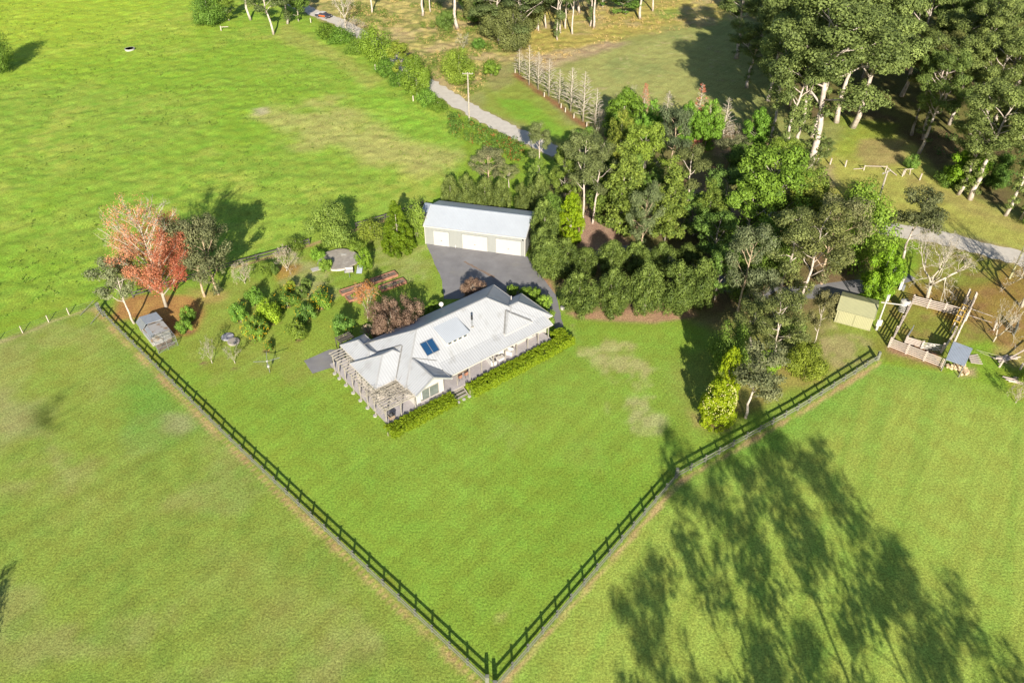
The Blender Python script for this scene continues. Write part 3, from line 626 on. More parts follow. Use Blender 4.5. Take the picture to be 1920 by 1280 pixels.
# ------------------------------------------------------------------ three bay garage
GA = R(-13.3); t = empty('garage', site(798,456.7), GA, 'long grey green garage with three cream roller doors and pale metal roof', 'garage'); gar = t
GW, GD, GE, GR = 17.4, 8.6, 3.6, 5.1
mb = MB(); mb.add([(0,0,0),(GW,0,0),(GW,0,GE),(0,0,GE)], [(0,1,2,3)]); mb.add([(0,GD,0),(GW,GD,0),(GW,GD,GE),(0,GD,GE)], [(3,2,1,0)])
for x in (0, GW): mb.add([(x,0,0),(x,GD,0),(x,GD,GE),(x,GD/2,GR),(x,0,GE)], [(0,1,2,3,4) if x else (4,3,2,1,0)])
mb.build('wall', 'garage_wall', t)
for k, (a, b_) in enumerate(((1.55,4.25),(6.6,10.9),(12.4,16.65))):
    mb = MB(); mb.box(a,b_,-.06,-.01,.02,2.75); d_ = mb.build('roller_door', 'door_cream', t); mb = MB(); mb.box(a-.08,a,-.09,-.005,0,2.83); mb.box(b_,b_+.08,-.09,-.005,0,2.83); mb.box(a-.08,b_+.08,-.09,-.005,2.75,2.84); mb.build('door_frame', 'garage_wall', d_)
    mb = MB(); mb.box((a+b_)/2-.12,(a+b_)/2+.12,-.1,-.06,1.0,1.06); mb.build('handle', 'black', d_)
mb = MB(); mb.poly3([(-.1,-.2,GE-.03),(GW+.1,-.2,GE-.03),(GW+.1,GD/2,GR+.05),(-.1,GD/2,GR+.05)]); mb.build('roof', 'garage_roof', t)
mb = MB(); mb.poly3([(-.1,GD+.2,GE-.03),(GW+.1,GD+.2,GE-.03),(GW+.1,GD/2,GR+.05),(-.1,GD/2,GR+.05)]); mb.build('roof', 'garage_roof', t)
mb = MB(); mb.bar((-.12,GD/2,GR+.08),(GW+.12,GD/2,GR+.08),.35,.04); mb.build('ridge_cap', 'garage_roof', t)
mb = MB(); mb.bar((-.12,-.22,GE-.06),(GW+.12,-.22,GE-.06),.14,.14); mb.bar((-.12,-.16,GE-.03),(-.12,GD/2,GR),.05,.18); mb.bar((GW+.12,-.16,GE-.03),(GW+.12,GD/2,GR),.05,.18); mb.build('gutter', 'white', t)
mb = MB(); mb.bar((.05,-.08,0),(.05,-.08,GE-.1),.09); mb.bar((GW-.05,-.08,0),(GW-.05,-.08,GE-.1),.09); mb.build('downpipe', 'white', t)
mb = MB(); mb.bar((5.35,-.06,0),(5.35,-.06,.5),.12); mb.build('tap_box', 'white', t)
mb = MB(); mb.bar((GW-.5,-.1,3.2),(GW-.3,-.3,3.15),.14); mb.build('wall_light', 'black', t)
o = MB(); o.poly3([(0,0,.9),(1.9,0,.9),(1.9,2.6,1.3),(0,2.6,1.3)], .06); o.box(0,1.9,.02,.06,0,.9); o = o.build('lean_to', 'tin', None); q = site(789,405); o.location = q; o.rotation_euler.z = GA; tag(o, 'low corrugated lean-to against the left end of the garage', 'lean-to')

# ------------------------------------------------------------------ small yellow green shed
s0 = site(1563.8,601.9); s1 = site(1631,619.6); SA = math.atan2(s1.y-s0.y, s1.x-s0.x); SW = (s1-s0).length
t = empty('garden_shed', s0, SA, 'pale yellow green steel shed with double doors beside the cattle yards', 'shed')
mb = MB(); D_, e_, r_ = 5.0, 2.15, 2.95
mb.add([(0,0,0),(SW,0,0),(SW,0,e_),(0,0,e_)], [(0,1,2,3)]); mb.add([(0,D_,0),(SW,D_,0),(SW,D_,e_),(0,D_,e_)], [(3,2,1,0)])
for x in (0, SW): mb.add([(x,0,0),(x,D_,0),(x,D_,e_),(x,D_/2,r_),(x,0,e_)], [(0,1,2,3,4) if x else (4,3,2,1,0)])
mb.build('wall', 'shed_cream', t)
for a, b_ in ((.3,SW/2-.03),(SW/2+.03,SW-.3)): mb = MB(); mb.box(a,b_,-.06,-.01,.03,1.98); mb.build('door', 'shed_cream', t)
for q0 in (-.12, D_+.12): mb = MB(); mb.poly3([(-.1,q0,e_),(SW+.1,q0,e_),(SW+.1,D_/2,r_+.06),(-.1,D_/2,r_+.06)]); mb.build('roof', 'shed_roof', t)
mb = MB(); mb.bar((-.12,-.14,e_-.02),(SW+.12,-.14,e_-.02),.09,.12); mb.bar((-.12,-.12,e_),(-.12,D_/2,r_+.04),.05,.14); mb.bar((SW+.12,-.12,e_),(SW+.12,D_/2,r_+.04),.05,.14); mb.bar((-.1,D_/2,r_+.09),(SW+.1,D_/2,r_+.09),.2,.03); mb.bar((-.05,-.1,.05),(SW+.05,-.1,.05),.08,.1); mb.build('trim', 'shed_cream', t)

# ------------------------------------------------------------------ hen house in the left corner
c0 = Vector((-50.03,86.92,0)); DA = math.atan2(5.5,-4.7) - R(90)
t = empty('hen_house', c0, DA, 'old grey tin hen house with leaf strewn roof beside the boundary fence', 'hen house'); Wd, Ld = 2.8, 7.2
mb = MB(); mb.box(0,Wd,2.1,Ld,0,1.55); mb.build('wall', 'rusty_tin', t)
mb = MB(); mb.poly3([(.6,2.0,1.95),(Wd+.1,2.0,1.7),(Wd+.1,4.7,1.7),(.6,4.7,1.95)]); mb.build('roof', 'rusty_tin', t)
mb = MB(); mb.poly3([(-.15,2.0,1.3),(.6,2.0,1.96),(.6,4.7,1.96),(-.15,4.7,1.3)]); mb.build('roof', 'metal', t)
mb = MB(); mb.poly3([(.55,4.7,2.25),(Wd+.15,4.7,2.0),(Wd+.15,Ld+.1,1.8),(.55,Ld+.1,2.05)]); mb.build('roof', 'tin', t)
mb = MB(); mb.poly3([(-.2,4.7,1.45),(.55,4.7,2.26),(.55,Ld+.1,2.06),(-.2,Ld+.1,1.4)]); mb.build('roof', 'metal', t)
mb = MB()
for x in (0, Wd/2, Wd):
    mb.bar((x,0,0),(x,0,1.8),.06)
    mb.bar((x,0,1.8),(x,2.05,1.9),.06)
for x in (0,Wd): mb.bar((x,0,.9),(x,2.1,.9),.04)
mb.bar((0,0,1.8),(Wd,0,1.8),.06); mb.bar((0,0,.9),(Wd,0,.9),.05); mb.bar((0,1.0,1.85),(Wd,1.0,1.85),.05); mb.bar((0,0,0),(Wd,0,.9),.04); mb.build('run_frame', 'metal', t)
mb = MB()
for k in range(24): x = Wd*k/24; mb.bar((x,0,0),(x,0,1.8),.008); mb.bar((x,0,1.8),(x,2.1,1.9),.008)
for k in range(18): z = .1*k; mb.bar((0,0,z),(Wd,0,z),.008); mb.bar((0,.1*k+.1,1.8+.005*k),(Wd,.1*k+.1,1.8+.005*k),.008)
tag(mb.build('run_netting', 'mesh_wire', t), kind='stuff')
mb = MB(); mb.poly3([(.25,.5,.06),(Wd-.2,.5,.06),(Wd-.2,2.05,.06),(.25,2.05,.06)], .02); mb.build('litter_floor', 'soil', t)

# ------------------------------------------------------------------ fences
def fence(name, line, label, spacing=2.45, h=1.15, wood='grey_wood', rails=(1.04,.52), net=True, big=(), group=None, post_w=.17, railh=.19):
    pts = [site(u, v) for u, v in line]; t = empty(name, pts[0], 0, label, 'fence', group); o0 = pts[0]
    pm = MB(); pm.box(-post_w/2,post_w/2,-post_w/2,post_w/2,0,h); pm_o = None; rail_o = None
    net_mb = MB()
    for si in range(len(pts)-1):
        a, b_ = pts[si], pts[si+1]; L_ = (b_-a).length; n = max(1, round(L_/spacing)); d = (b_-a)/n; ang = math.atan2(d.y, d.x); dn = d.normalized(); nr = Vector((dn.y,-dn.x,0))
        for k in range(n + (1 if si == len(pts)-2 else 0)):
            p = a + d*k - o0; jz = random.uniform(-.03,.03)
            if pm_o is None: pm_o = pm.build('post', wood, t); q = pm_o
            else: q = dup(pm_o, 'post', t)
            s = 1.0
            if (si, k) in big or (k == 0 and si in big): s = 1.9
            q.matrix_local = Matrix.Translation(p) @ Matrix.Rotation(ang, 4, 'Z') @ Matrix.Diagonal((s, s, (1.18 if s > 1 else 1)+jz, 1))
        for k in range(n):
            for z in rails:
                p = a + d*(k+.5) - o0 + nr*(post_w/2+.03) + Vector((0,0,z+random.uniform(-.012,.012)))
                if rail_o is None:
                    rb = MB(); rb.box(-.5,.5,-.022,.022,-railh/2,railh/2); rail_o = rb.build('rail', wood, t); q = rail_o
                else: q = dup(rail_o, 'rail', t)
                q.matrix_local = Matrix.Translation(p) @ Matrix.Rotation(ang, 4, 'Z') @ Matrix.Rotation(random.uniform(-.006,.006), 4, 'Y') @ Matrix.Diagonal((d.length*.995,1,1,1))
        if net:
            off = nr*(post_w/2+.07)
            for z in (.06,.2,.34,.5,.7,.9): net_mb.bar(a-o0+off+Vector((0,0,z)), b_-o0+off+Vector((0,0,z)), .005)
            for k in range(int(L_/.3)): p = a + dn*.3*k - o0 + off; net_mb.bar(p+Vector((0,0,.03)), p+Vector((0,0,.95)), .004)
    if net: tag(net_mb.build('wire_netting', 'mesh_wire', t), kind='stuff')
    return t
fence('post_and_rail_fence', [(187,581),(213,610),(327,723),(433,827),(560,948),(912,1279)], 'long grey post and rail fence down the left side of the lawn', big=(0,))
pe = MB(); pe.box(-.17,.17,-.17,.17,0,1.4)
for (u, v, lb) in ((914,1281,'thick grey corner post ending the left boundary fence'), (928,1292,'thick grey corner post ending the right boundary fence'), (1268,893,'thick pale strainer post at the bend of the right boundary fence'), (1645,674,'thick grey strainer post where the boundary fence meets the cattle yard')):
    o = pe.build('corner_post', 'grey_wood', None, loc=site(u,v)); tag(o, lb, 'fence post')
mb = MB(); a = site(914,1281); b_ = site(928,1292); mb.bar(a+Vector((0,0,1.2)), b_+Vector((0,0,1.2)), .03); mb.bar(a+Vector((0,0,.5)), b_+Vector((0,0,.5)), .03); tag(mb.build('corner_wire','mesh_wire'), 'thin wires closing the gap between the two front corner posts', 'wire')
fence('post_and_rail_fence', [(931,1288),(1268,896),(1495,769.5),(1643,676)], 'long grey post and rail fence bending up the right side of the lawn')
fence('post_and_rail_fence', [(250,558),(345,530),(440,500),(522,477),(580,458)], 'dark rail fence behind the orchard, left of the round shrub', wood='dark_wood', spacing=3.0, net=False)
fence('post_and_rail_fence', [(668,428),(722,412),(793,388)], 'dark rail fence piece between the round shrub and the garage', wood='dark_wood', spacing=3.0, net=False)
# corner gate and stays
t = empty('corner_gate', site(187,579), 0, 'grey netting gate at the left corner where three fences meet', 'gate'); a = Vector(); b_ = site(213,610)-site(187,579)
mb = MB()
for z in (.1,1.1): mb.bar(a+Vector((-.3,-.2,z)), b_*.45+Vector((-.3,-.2,z)), .05)
for k in (0,.45): mb.bar(b_*k+Vector((-.3,-.2,0)), b_*k+Vector((-.3,-.2,1.15)), .05)
mb.bar(Vector((-.3,-.2,.1)), b_*.45+Vector((-.3,-.2,1.1)), .04); mb.build('frame', 'metal', t)
for (u0_, v0_, u1_, v1_, lb) in ((180,573,150,592,'slanting pale stay rail running left from the corner gate'), (196,589,170,608,'thin grey stay pole leaning into the lower left paddock')):
    a = site(u0_,v0_); b_ = site(u1_,v1_); mb = MB(); mb.bar(Vector((0,0,1.0)), b_-a+Vector((0,0,.05)), .07); o = mb.build('fence_stay','grey_wood',None,loc=a); tag(o, lb, 'fence stay')
wf = empty('wire_fence', site(180,575), 0, 'low wire fence running left across the paddock from the corner', 'fence')
wl_ = [site(u,v)-site(180,575) for u, v in ((180,575),(130,590),(92,604),(43,624),(-6,644),(-60,664))]
for i, p in enumerate(wl_[1:]): mb = MB(); mb.bar(p, p+Vector((0,0,1.25)), .12); mb.build('post', 'bark_pale', wf)
mb = MB()
for z in (.4,.75,1.1):
    for a, b_ in zip(wl_, wl_[1:]): mb.bar(a+Vector((0,0,z)), b_+Vector((0,0,z)), .015)
mb.build('wire', 'mesh_wire', wf)

# ------------------------------------------------------------------ cattle yards
def Z(x, y, z=0): return site(1640 + x/6.4, 520 + y/6.4, z)
def yard_panel(a, b_, label, n=5, h=1.55, wood='yard_wood', posts=2, name='cattle_yard_panel', hmin=.3):
    t = empty(name, a, 0, label, 'rail panel', 'cattle yard panels'); d = b_ - a; dn = d.normalized(); ang = math.atan2(d.y, d.x)
    for k in range(posts): mb = MB(); mb.box(-.11,.11,-.11,.11,0,h+.12+random.uniform(-.08,.12)); o = mb.build('post', wood, t, loc=d*k/(posts-1)); o.rotation_euler.z = ang
    mb = MB(); mb.box(-.5,.5,-.025,.025,-.075,.075); first = None
    for s in range(posts-1):
        for k in range(n):
            z = hmin + (h-hmin)*k/(n-1); p = d*(s+.5)/(posts-1) + Vector((dn.y,-dn.x,0))*.13 + Vector((0,0,z))
            o = first = mb.build('rail', wood, t) if first is None else dup(first, 'rail', t)
            o.matrix_local = Matrix.Translation(p) @ Matrix.Rotation(ang, 4, 'Z') @ Matrix.Rotation(random.uniform(-.012,.012), 4, 'Y') @ Matrix.Diagonal(((d.length)/(posts-1)*.99,1,1,1))
            if first is None: first = o
    return t
A, B, C_, D_ = Z(165,835), Z(805,1085), Z(440,320), Z(1020,470)
yard_panel(A, B, 'front rail panel of the cattle yard facing the green paddock', posts=4)
yard_panel(A, C_, 'left rail panel of the cattle yard next to the yellow green shed', posts=5)
yard_panel(C_, D_, 'back rail panel of the cattle yard below the bare tree', posts=4)
yard_panel(Z(795,905), Z(940,700), 'right rail panel of the cattle yard beside the yellow crush', posts=2)
yard_panel(Z(365,790), Z(560,850), 'short inner rail panel with the white timber gate beside it', posts=2, h=1.2)
def gate(name, a, b_, label, mat, h=1.2):
    t = empty(name, a, math.atan2((b_-a).y, (b_-a).x), label, 'gate'); L_ = (b_-a).length
    for z in (.25,.55,.85,h): mb = MB(); mb.bar((0,0,z),(L_,0,z),.05,.1); mb.build('rail', mat, t)
    for x in (0,L_): mb = MB(); mb.bar((x,0,.15),(x,0,h+.06),.1,.06); mb.build('stile', mat, t)
    mb = MB(); mb.bar((0,-.03,.25),(L_/2,-.03,h),.05,.09); mb.bar((L_/2,-.03,h),(L_,-.03,.25),.05,.09); mb.build('brace', mat, t)
gate('timber_gate', Z(545,860), Z(790,895), 'white cross braced timber gate inside the cattle yard', 'white')
gate('steel_gate', Z(355,790), Z(440,655), 'galvanised steel gate standing open inside the cattle yard', 'metal')
# timber forcing race and ramp with the yellow crush
t = empty('cattle_race', Z(960,700), 0, 'narrow dark timber cattle race running up beside the yard', 'cattle race')
r0, r1 = Z(950,680)-Z(960,700), Z(1140,300)-Z(960,700); dn = (r1-r0).normalized(); nr = Vector((dn.y,-dn.x,0))
for s in (-.42,.42):
    for z in (.35,.7,1.05,1.4,1.7): mb = MB(); mb.bar(r0+nr*s+Vector((0,0,z)), r1+nr*s+Vector((0,0,z)), .04,.13); mb.build('rail', 'grey_wood', t)
    for k in range(6): p = r0.lerp(r1,k/5)+nr*s*1.15; mb = MB(); mb.bar(p, p+Vector((0,0,1.9)), .16); mb.build('post', 'yard_wood', t)
for k in range(16): p = r0.lerp(r1,.35+k*.04)+Vector((0,0,.25+k*.03)); mb = MB(); mb.bar(p-nr*.4, p+nr*.4, .12,.04); mb.build('ramp_cleat', 'yard_wood', t)
t = empty('cattle_crush', Z(985,600), 0, 'yellow steel cattle crush standing in the timber race', 'cattle crush')
a, b_ = Z(930,650)-Z(985,600), Z(1030,455)-Z(985,600)
for s in (-.38,.38):
    for z in (.3,.8,1.3,1.8): mb = MB(); mb.bar(a+nr*s+Vector((0,0,z)), b_+nr*s+Vector((0,0,z)), .07); mb.build('side_bar', 'yellow', t)
    for k in range(4): p = a.lerp(b_,k/3)+nr*s; mb = MB(); mb.bar(p, p+Vector((0,0,1.9)), .09); mb.build('upright', 'yellow', t)
for k in range(4): p = a.lerp(b_,k/3)+Vector((0,0,1.9)); mb = MB(); mb.bar(p-nr*.45,p+nr*.45,.09); mb.build('cross_bar', 'yellow', t)
for (x, y, h, w, lb) in ((1010,480,2.1,.2,'stout post at the right back corner of the cattle yard'), (1085,520,2.4,.24,'tall pale post right of the yellow crush'), (1150,345,2.6,.2,'tall pale post at the far right end of the timber race'), (1060,330,3.0,.2,'tallest pale post at the far end of the timber race'), (960,760,1.9,.26,'stout pale post between the crush and the tin shelter')):
    mb = MB(); mb.box(-w/2,w/2,-w/2,w/2,0,h); o = mb.build('timber_post','yard_wood',None,loc=Z(x,y)); tag(o, lb, 'post')
# tin shelter with firewood
t = empty('tin_shelter', Z(865,1005), 0, 'small shelter with a flat blue grey tin roof at the cattle yard corner', 'shelter'); o0 = Z(865,1005)
c = [Z(855,985,2.2)-o0, Z(1080,1062,2.2)-o0, Z(1178,852,2.35)-o0, Z(948,765,2.35)-o0]
mb = MB(); mb.poly3(c, .05); mb.build('roof', 'tin', t)
for p in c: q = Vector((p.x*.94+.05, p.y*.94+.05, 0)); mb = MB(); mb.bar(q, q+Vector((0,0,2.15)), .12); mb.build('post', 'grey_wood', t)
g9 = np.random.default_rng(9); lm = MB(); lm.tube([(0,-.22,0),(0,.22,0)], [.17,.16], 9); lo_ = None; places = []
for k in range(26): places.append((855+g9.uniform(0,230), 1040+g9.uniform(0,60)+k*.8, .17 + (.3 if k % 3 == 0 else 0)))
for k in range(12): places.append((1020+g9.uniform(0,110), 1120+g9.uniform(0,50), .17))
for k, (x, y, z) in enumerate(places):
    if lo_ is None: o = lo_ = lm.build('firewood_log', 'cutwood', None)
    else: o = dup(lo_, 'firewood_log')
    o.location = Z(x,y)+Vector((0,0,z)); o.rotation_euler = (g9.uniform(-.15,.15), g9.uniform(-.2,.2), g9.uniform(-.6,.6)+.4); s = g9.uniform(.8,1.3); o.scale = (s,1.1,s)
    tag(o, 'short sawn log in the firewood heap at the front of the tin shelter', 'log', 'firewood logs heaped at the tin shelter')
for k in range(5):
    mb = MB(); mb.bar((0,0,0),(1.5,.3,0),.2,.06); o = mb.build('timber_offcut','yard_wood',None,loc=Z(1120+k*6,950+k*22)+Vector((0,0,.1+.05*k))); o.rotation_euler.z = -.1*k; tag(o, 'pale timber slab stacked at the right side of the tin shelter', 'timber slab', 'timber slabs right of the tin shelter')
# tank, white pipe pole, box, gate post
t = empty('water_tank', Z(335,395), 0, 'white cylindrical water tank behind the left side of the cattle yard', 'water tank')
mb = MB(); mb.cyl((0,0), .72, .0, 1.7, 20); mb.cyl((0,0), .72, 1.7, 1.85, 20, .3); mb.build('body', 'white', t); mb = MB(); mb.cyl((.25,-.1), .22, 1.75, 1.95, 10); mb.build('inlet', 'black', t)
mb = MB(); mb.cyl((0,0), .735, .5, .55, 20); mb.build('hoop', 'black', t); mb = MB(); mb.cyl((0,0), .735, 1.0, 1.05, 20); mb.build('hoop', 'black', t)
t = empty('power_pole', Z(15,625), 0, 'white steel service pole with a meter box beside the yellow green shed', 'pole')
mb = MB(); mb.cyl((0,0), .11, 0, 6.2, 10); mb.build('pole', 'white', t); mb = MB(); mb.cyl((.25,.05), .09, 5.1, 6.25, 8); mb.build('cap', 'white', t)
mb = MB(); mb.box(-.38,.38,-.32,-.1,.9,1.9); mb.build('meter_box', 'white', t); mb = MB(); mb.box(-.16,.16,-.2,.16,.0,.9); mb.build('conduit', 'pale_concrete', t)
mb = MB(); mb.bar(Z(78,298,2.3)-Z(330,330,2.0), Z(340,330,2.0)-Z(330,330,2.0), .12); o = mb.build('white_pipe','white',None,loc=Z(330,330,2.0)); tag(o, 'white pipe running level from the yellow green shed to the white tank', 'pipe')
t = empty('letter_box', Z(300,145), R(-20), 'white painted gate pillar with a rounded top at the road entrance', 'gate pillar')
mb = MB(); mb.box(-.2,.2,-.2,.2,0,1.7); mb.build('pillar', 'white', t); mb = MB(); mb.tube([(0,0,1.7),(0,0,1.85),(0,0,2.0),(0,0,2.12)], [.14,.24,.22,.08], 10); mb.build('cap', 'white', t); mb = MB(); mb.box(.25,.6,-.25,.2,0,1.0); mb.build('box', 'metal', t)
for (x0_, y0_, x1_, y1_, lb) in ((1120,430,1390,525,'upper pale pole rail running right from the yellow crush'), (1100,510,1380,600,'lower pale pole rail running right from the yellow crush'), (1195,930,1500,1010,'thin wire rail right of the tin shelter'), (1235,955,1560,1085,'lower thin wire rail right of the tin shelter')):
    a, b_ = Z(x0_,y0_), Z(x1_,y1_); mb = MB(); mb.bar(Vector((0,0,.9)), b_-a+Vector((0,0,.9)), .07 if y0_ < 900 else .025); o = mb.build('pole_rail','yard_wood',None,loc=a); tag(o, lb, 'rail')
for (px, py, h, lb) in ((1863,619,1.5,'pale timber post at the right end of the pole rails'), (1873.5,688,1.3,'pale timber post leaning beside the pile of rails'), (1913,693,1.1,'short post at the right frame edge among weeds'), (1556,309,1.4,'leftmost old timber post on the bank below the big white gums'), (1584.5,313,1.4,'second old timber post on the bank below the big white gums'), (1691.5,331,1.3,'old timber post right of the fallen white rail on the bank'), (1724,338,1.4,'rightmost old timber post on the bank before the dark forest'), (1910,1,1.2,'')):
    if not lb: continue
    mb = MB(); mb.cyl((0,0), .14, 0, h, 7); o = mb.build('timber_post','yard_wood',None,loc=site(px,py)); o.rotation_euler = (random.uniform(-.06,.06), random.uniform(-.06,.06), 0); tag(o, lb, 'post')
t = empty('slip_rail_fence', site(1619,320), 0, 'low rustic rail fence with a fallen white end rail on the bank', 'fence')
o0 = site(1619,320)
for px, py in ((1619,320),(1660,321)): mb = MB(); p = site(px,py)-o0; mb.bar(p, p+Vector((0,0,1.15)), .18); mb.build('post', 'yard_wood', t)
p = site(1619,320)-o0; q = site(1660,321)-o0; mb = MB(); mb.bar(p+Vector((0,0,1.0)), q+Vector((0,0,1.0)), .1); mb.build('rail', 'yard_wood', t)
q2 = site(1681,330)-o0; mb = MB(); mb.bar(q+Vector((0,0,.9)), q2+Vector((0,0,.1)), .12); mb.build('rail', 'yard_wood', t); mb = MB(); p2 = site(1600,318)-o0; mb.bar(p+Vector((0,0,.5)), p2+Vector((0,0,.1)), .1); mb.build('rail', 'yard_wood', t)
t = empty('post_trestle', site(1701,328), R(10), 'small white timber trestle beside the little bank shrub', 'trestle')
for k in (-.7,.5): mb = MB(); mb.bar((k,0,0),(k*.8,.1,1.2),.12); mb.build('leg', 'yard_wood', t)
mb = MB(); mb.bar((-.9,.1,1.2),(1.0,.1,1.15),.1); mb.build('beam', 'yard_wood', t)
# piles of rails at the right edge, leaning pallet
def pile(cx, cy, n, L_, lab, grp, ang=.15, sp=.5):
    mb = MB(); mb.bar((-L_/2,0,0),(L_/2,0,0),.13,.13); f = None
    for k in range(n):
        o = mb.build('old_rail', 'yard_wood', None) if f is None else dup(f, 'old_rail')
        f = f or o; o.location = site(cx,cy)+Vector((g9.uniform(-.6,.6), g9.uniform(-sp,sp), .1+.12*(k%3))); o.rotation_euler = (0, g9.uniform(-.05,.05), ang+g9.uniform(-.25,.25)); o.scale.x = g9.uniform(.6,1.1)
        tag(o, lab, 'timber rail', grp)
pile(1888, 674, 8, 3.0, 'weathered rail in the pile left of the leaning post at the right edge', 'rails piled right of the tin shelter')
pile(1912, 716, 8, 3.0, 'weathered rail in the lower pile among weeds at the right edge', 'rails piled low at the right edge', -.25)
mb = MB(); a = site(1873,684); b_ = site(1935,655); mb.bar(Vector((0,0,.2)), b_-a+Vector((0,0,1.0)), .12); o = mb.build('leaning_rail','yard_wood',None,loc=a); tag(o, 'long pale rail leaning across the pile of rails at the right edge', 'timber rail')
t = empty('grey_pallet', site(1900,630), R(60), 'grey slatted panel standing on edge below the right bare trees', 'pallet')
for k in range(6): mb = MB(); mb.bar((0,-.06+.0*k,.15+.28*k),(2.0,-.06,.15+.28*k),.04,.2); mb.build('slat', 'metal', t)
for x in (.1,1.0,1.9): mb = MB(); mb.bar((x,0,0),(x,0,1.75),.08); mb.build('bearer', 'grey_wood', t)

# ------------------------------------------------------------------ utility poles
def upole(bx, by, ty, label, arm=1, armang=0, mat='bark_grey', r=.17):
    h = tall(bx, by, ty); t = empty('utility_pole', site(bx,by), armang, label, 'utility pole')
    mb = MB(); mb.tube([(0,0,0),(0,0,h)], [r, r*.7], 10); mb.build('pole', mat, t)
    if arm:
        mb = MB(); mb.bar((-1.15,.12,h-.35),(1.15,.12,h-.35),.1,.13); c = mb.build('crossarm', 'timber', t)
        for x in (-1.0,-.4,.4,1.0): mb = MB(); mb.cyl((x,.12),.05,h-.28,h-.1,6); mb.build('insulator', 'white', c)
upole(880,228,136,'tall weathered power pole with a crossarm beside the gravel road', r=.2)
upole(1630,427,320,'leaning looking power pole with a crossarm near the middle right bank', armang=R(35), r=.2)
upole(1893,522,462,'green power pole at the right edge beside the road', arm=0, mat='shed_cream')

# ------------------------------------------------------------------ garden things
# concrete tank
t = empty('concrete_tank', site(636,491), 0, 'broad flat topped concrete tank half hidden by shrubs above the garden beds', 'concrete tank')
mb = MB(); pr = [(math.cos(a)*3.55*(1+.05*math.sin(a*5+1)+.03*math.sin(a*9)), math.sin(a)*2.95*(1+.05*math.cos(a*4))) for a in np.linspace(0,2*math.pi,34)[:-1]]
mb.add([(x,y,.62) for x,y in pr]+[(x,y,.45) for x,y in pr], [tuple(range(33))]+[(i,(i+1)%33,33+(i+1)%33,33+i)[::-1] for i in range(33)]); mb.build('lid', 'concrete', t)
mb = MB(); mb.tube([(0,0,0),(0,0,.5)], [2.75,2.75], 28); mb.build('wall', 'white', t)
mb = MB(); mb.box(.2,1.1,1.0,1.5,.63,.66); mb.build('hatch', 'pale_concrete', t)
t = empty('garden_trailer', site(655,512), R(8), 'pale grey tray trailer with a drawbar in front of the concrete tank', 'trailer')
mb = MB(); mb.box(-.65,.65,-.5,.6,.45,.5); mb.box(-.65,-.6,-.5,.6,.5,.75); mb.box(.6,.65,-.5,.6,.5,.75); mb.box(-.6,.6,.55,.6,.5,.75); mb.build('tray', 'white', t); mb = MB(); mb.bar((0,-.5,.42),(.15,-1.7,.3),.07); mb.build('drawbar', 'metal', t)
for x in (-.7,.7): mb = MB(); mb.tube([(x-.06,.1,.28),(x+.06,.1,.28)], [.28,.28], 12); mb.build('wheel', 'tyre', t)
mb = MB(); mb.poly3([(0,0,.05),(.9,0,.05),(.95,1.3,.75),(.1,1.3,.75)], .03); o = mb.build('iron_sheet','tin',None,loc=site(668,513)); tag(o, 'pale iron sheet leaning against the concrete tank right of the trailer', 'iron sheet')
mb = MB(); mb.box(0,1.6,0,1.0,.02,.08); o = mb.build('concrete_slab','pale_concrete',None,loc=site(586,510)); o.rotation_euler.z=R(30); tag(o, 'flat pale slab lying left of the concrete tank', 'slab')
# round lids
t = empty('septic_lid', site(438.5,641.5), 0, 'round brown grey concrete lid in the lawn near two bare saplings', 'tank lid'); mb = MB(); mb.tube([(0,0,0),(0,0,.22),(0,0,.26)], [.86,.86,.8], 24); mb.build('lid', 'concrete', t)
mb = MB(); mb.cyl((.2,.1),.12,.26,.3,8); mb.build('cap', 'pale_concrete', t)
t = empty('septic_lid', site(427,632), 0, 'round paint splashed pale lid half overlapped by the brown grey one', 'tank lid'); mb = MB(); mb.tube([(0,0,0),(0,0,.16),(0,0,.2)], [.9,.9,.84], 24); mb.build('lid', plain('splashed lid', (.42,.41,.42), (.2,.19,.22), 2.2, .8, stain=((.08,.08,.11), 1.4, .5, .8)), t)
# rotary clothesline
t = empty('clothesline', site(506,698), R(15), 'rotary clothesline with four silver arms on the lawn left of the house', 'clothesline')
mb = MB(); mb.cyl((0,0),.04,0,2.2,8); mb.build('pole', 'metal', t); mb = MB(); mb.cyl((0,0),.16,1.0,1.25,8); mb.cyl((0,0),.14,1.95,2.1,8); mb.build('hub', 'white', t)
for k in range(4):
    a = k*math.pi/2; mb = MB(); mb.bar((0,0,2.0),(1.75*math.cos(a),1.75*math.sin(a),2.3),.05); mb.build('arm', 'metal', t)
mb = MB()
for r_ in (.8,1.2,1.65):
    for k in range(4):
        a = k*math.pi/2; mb.bar((r_*math.cos(a),r_*math.sin(a),2.0+.17*r_),(r_*math.cos(a+math.pi/2),r_*math.sin(a+math.pi/2),2.0+.17*r_),.01)
tag(mb.build('line', 'mesh_wire', t), kind='stuff')
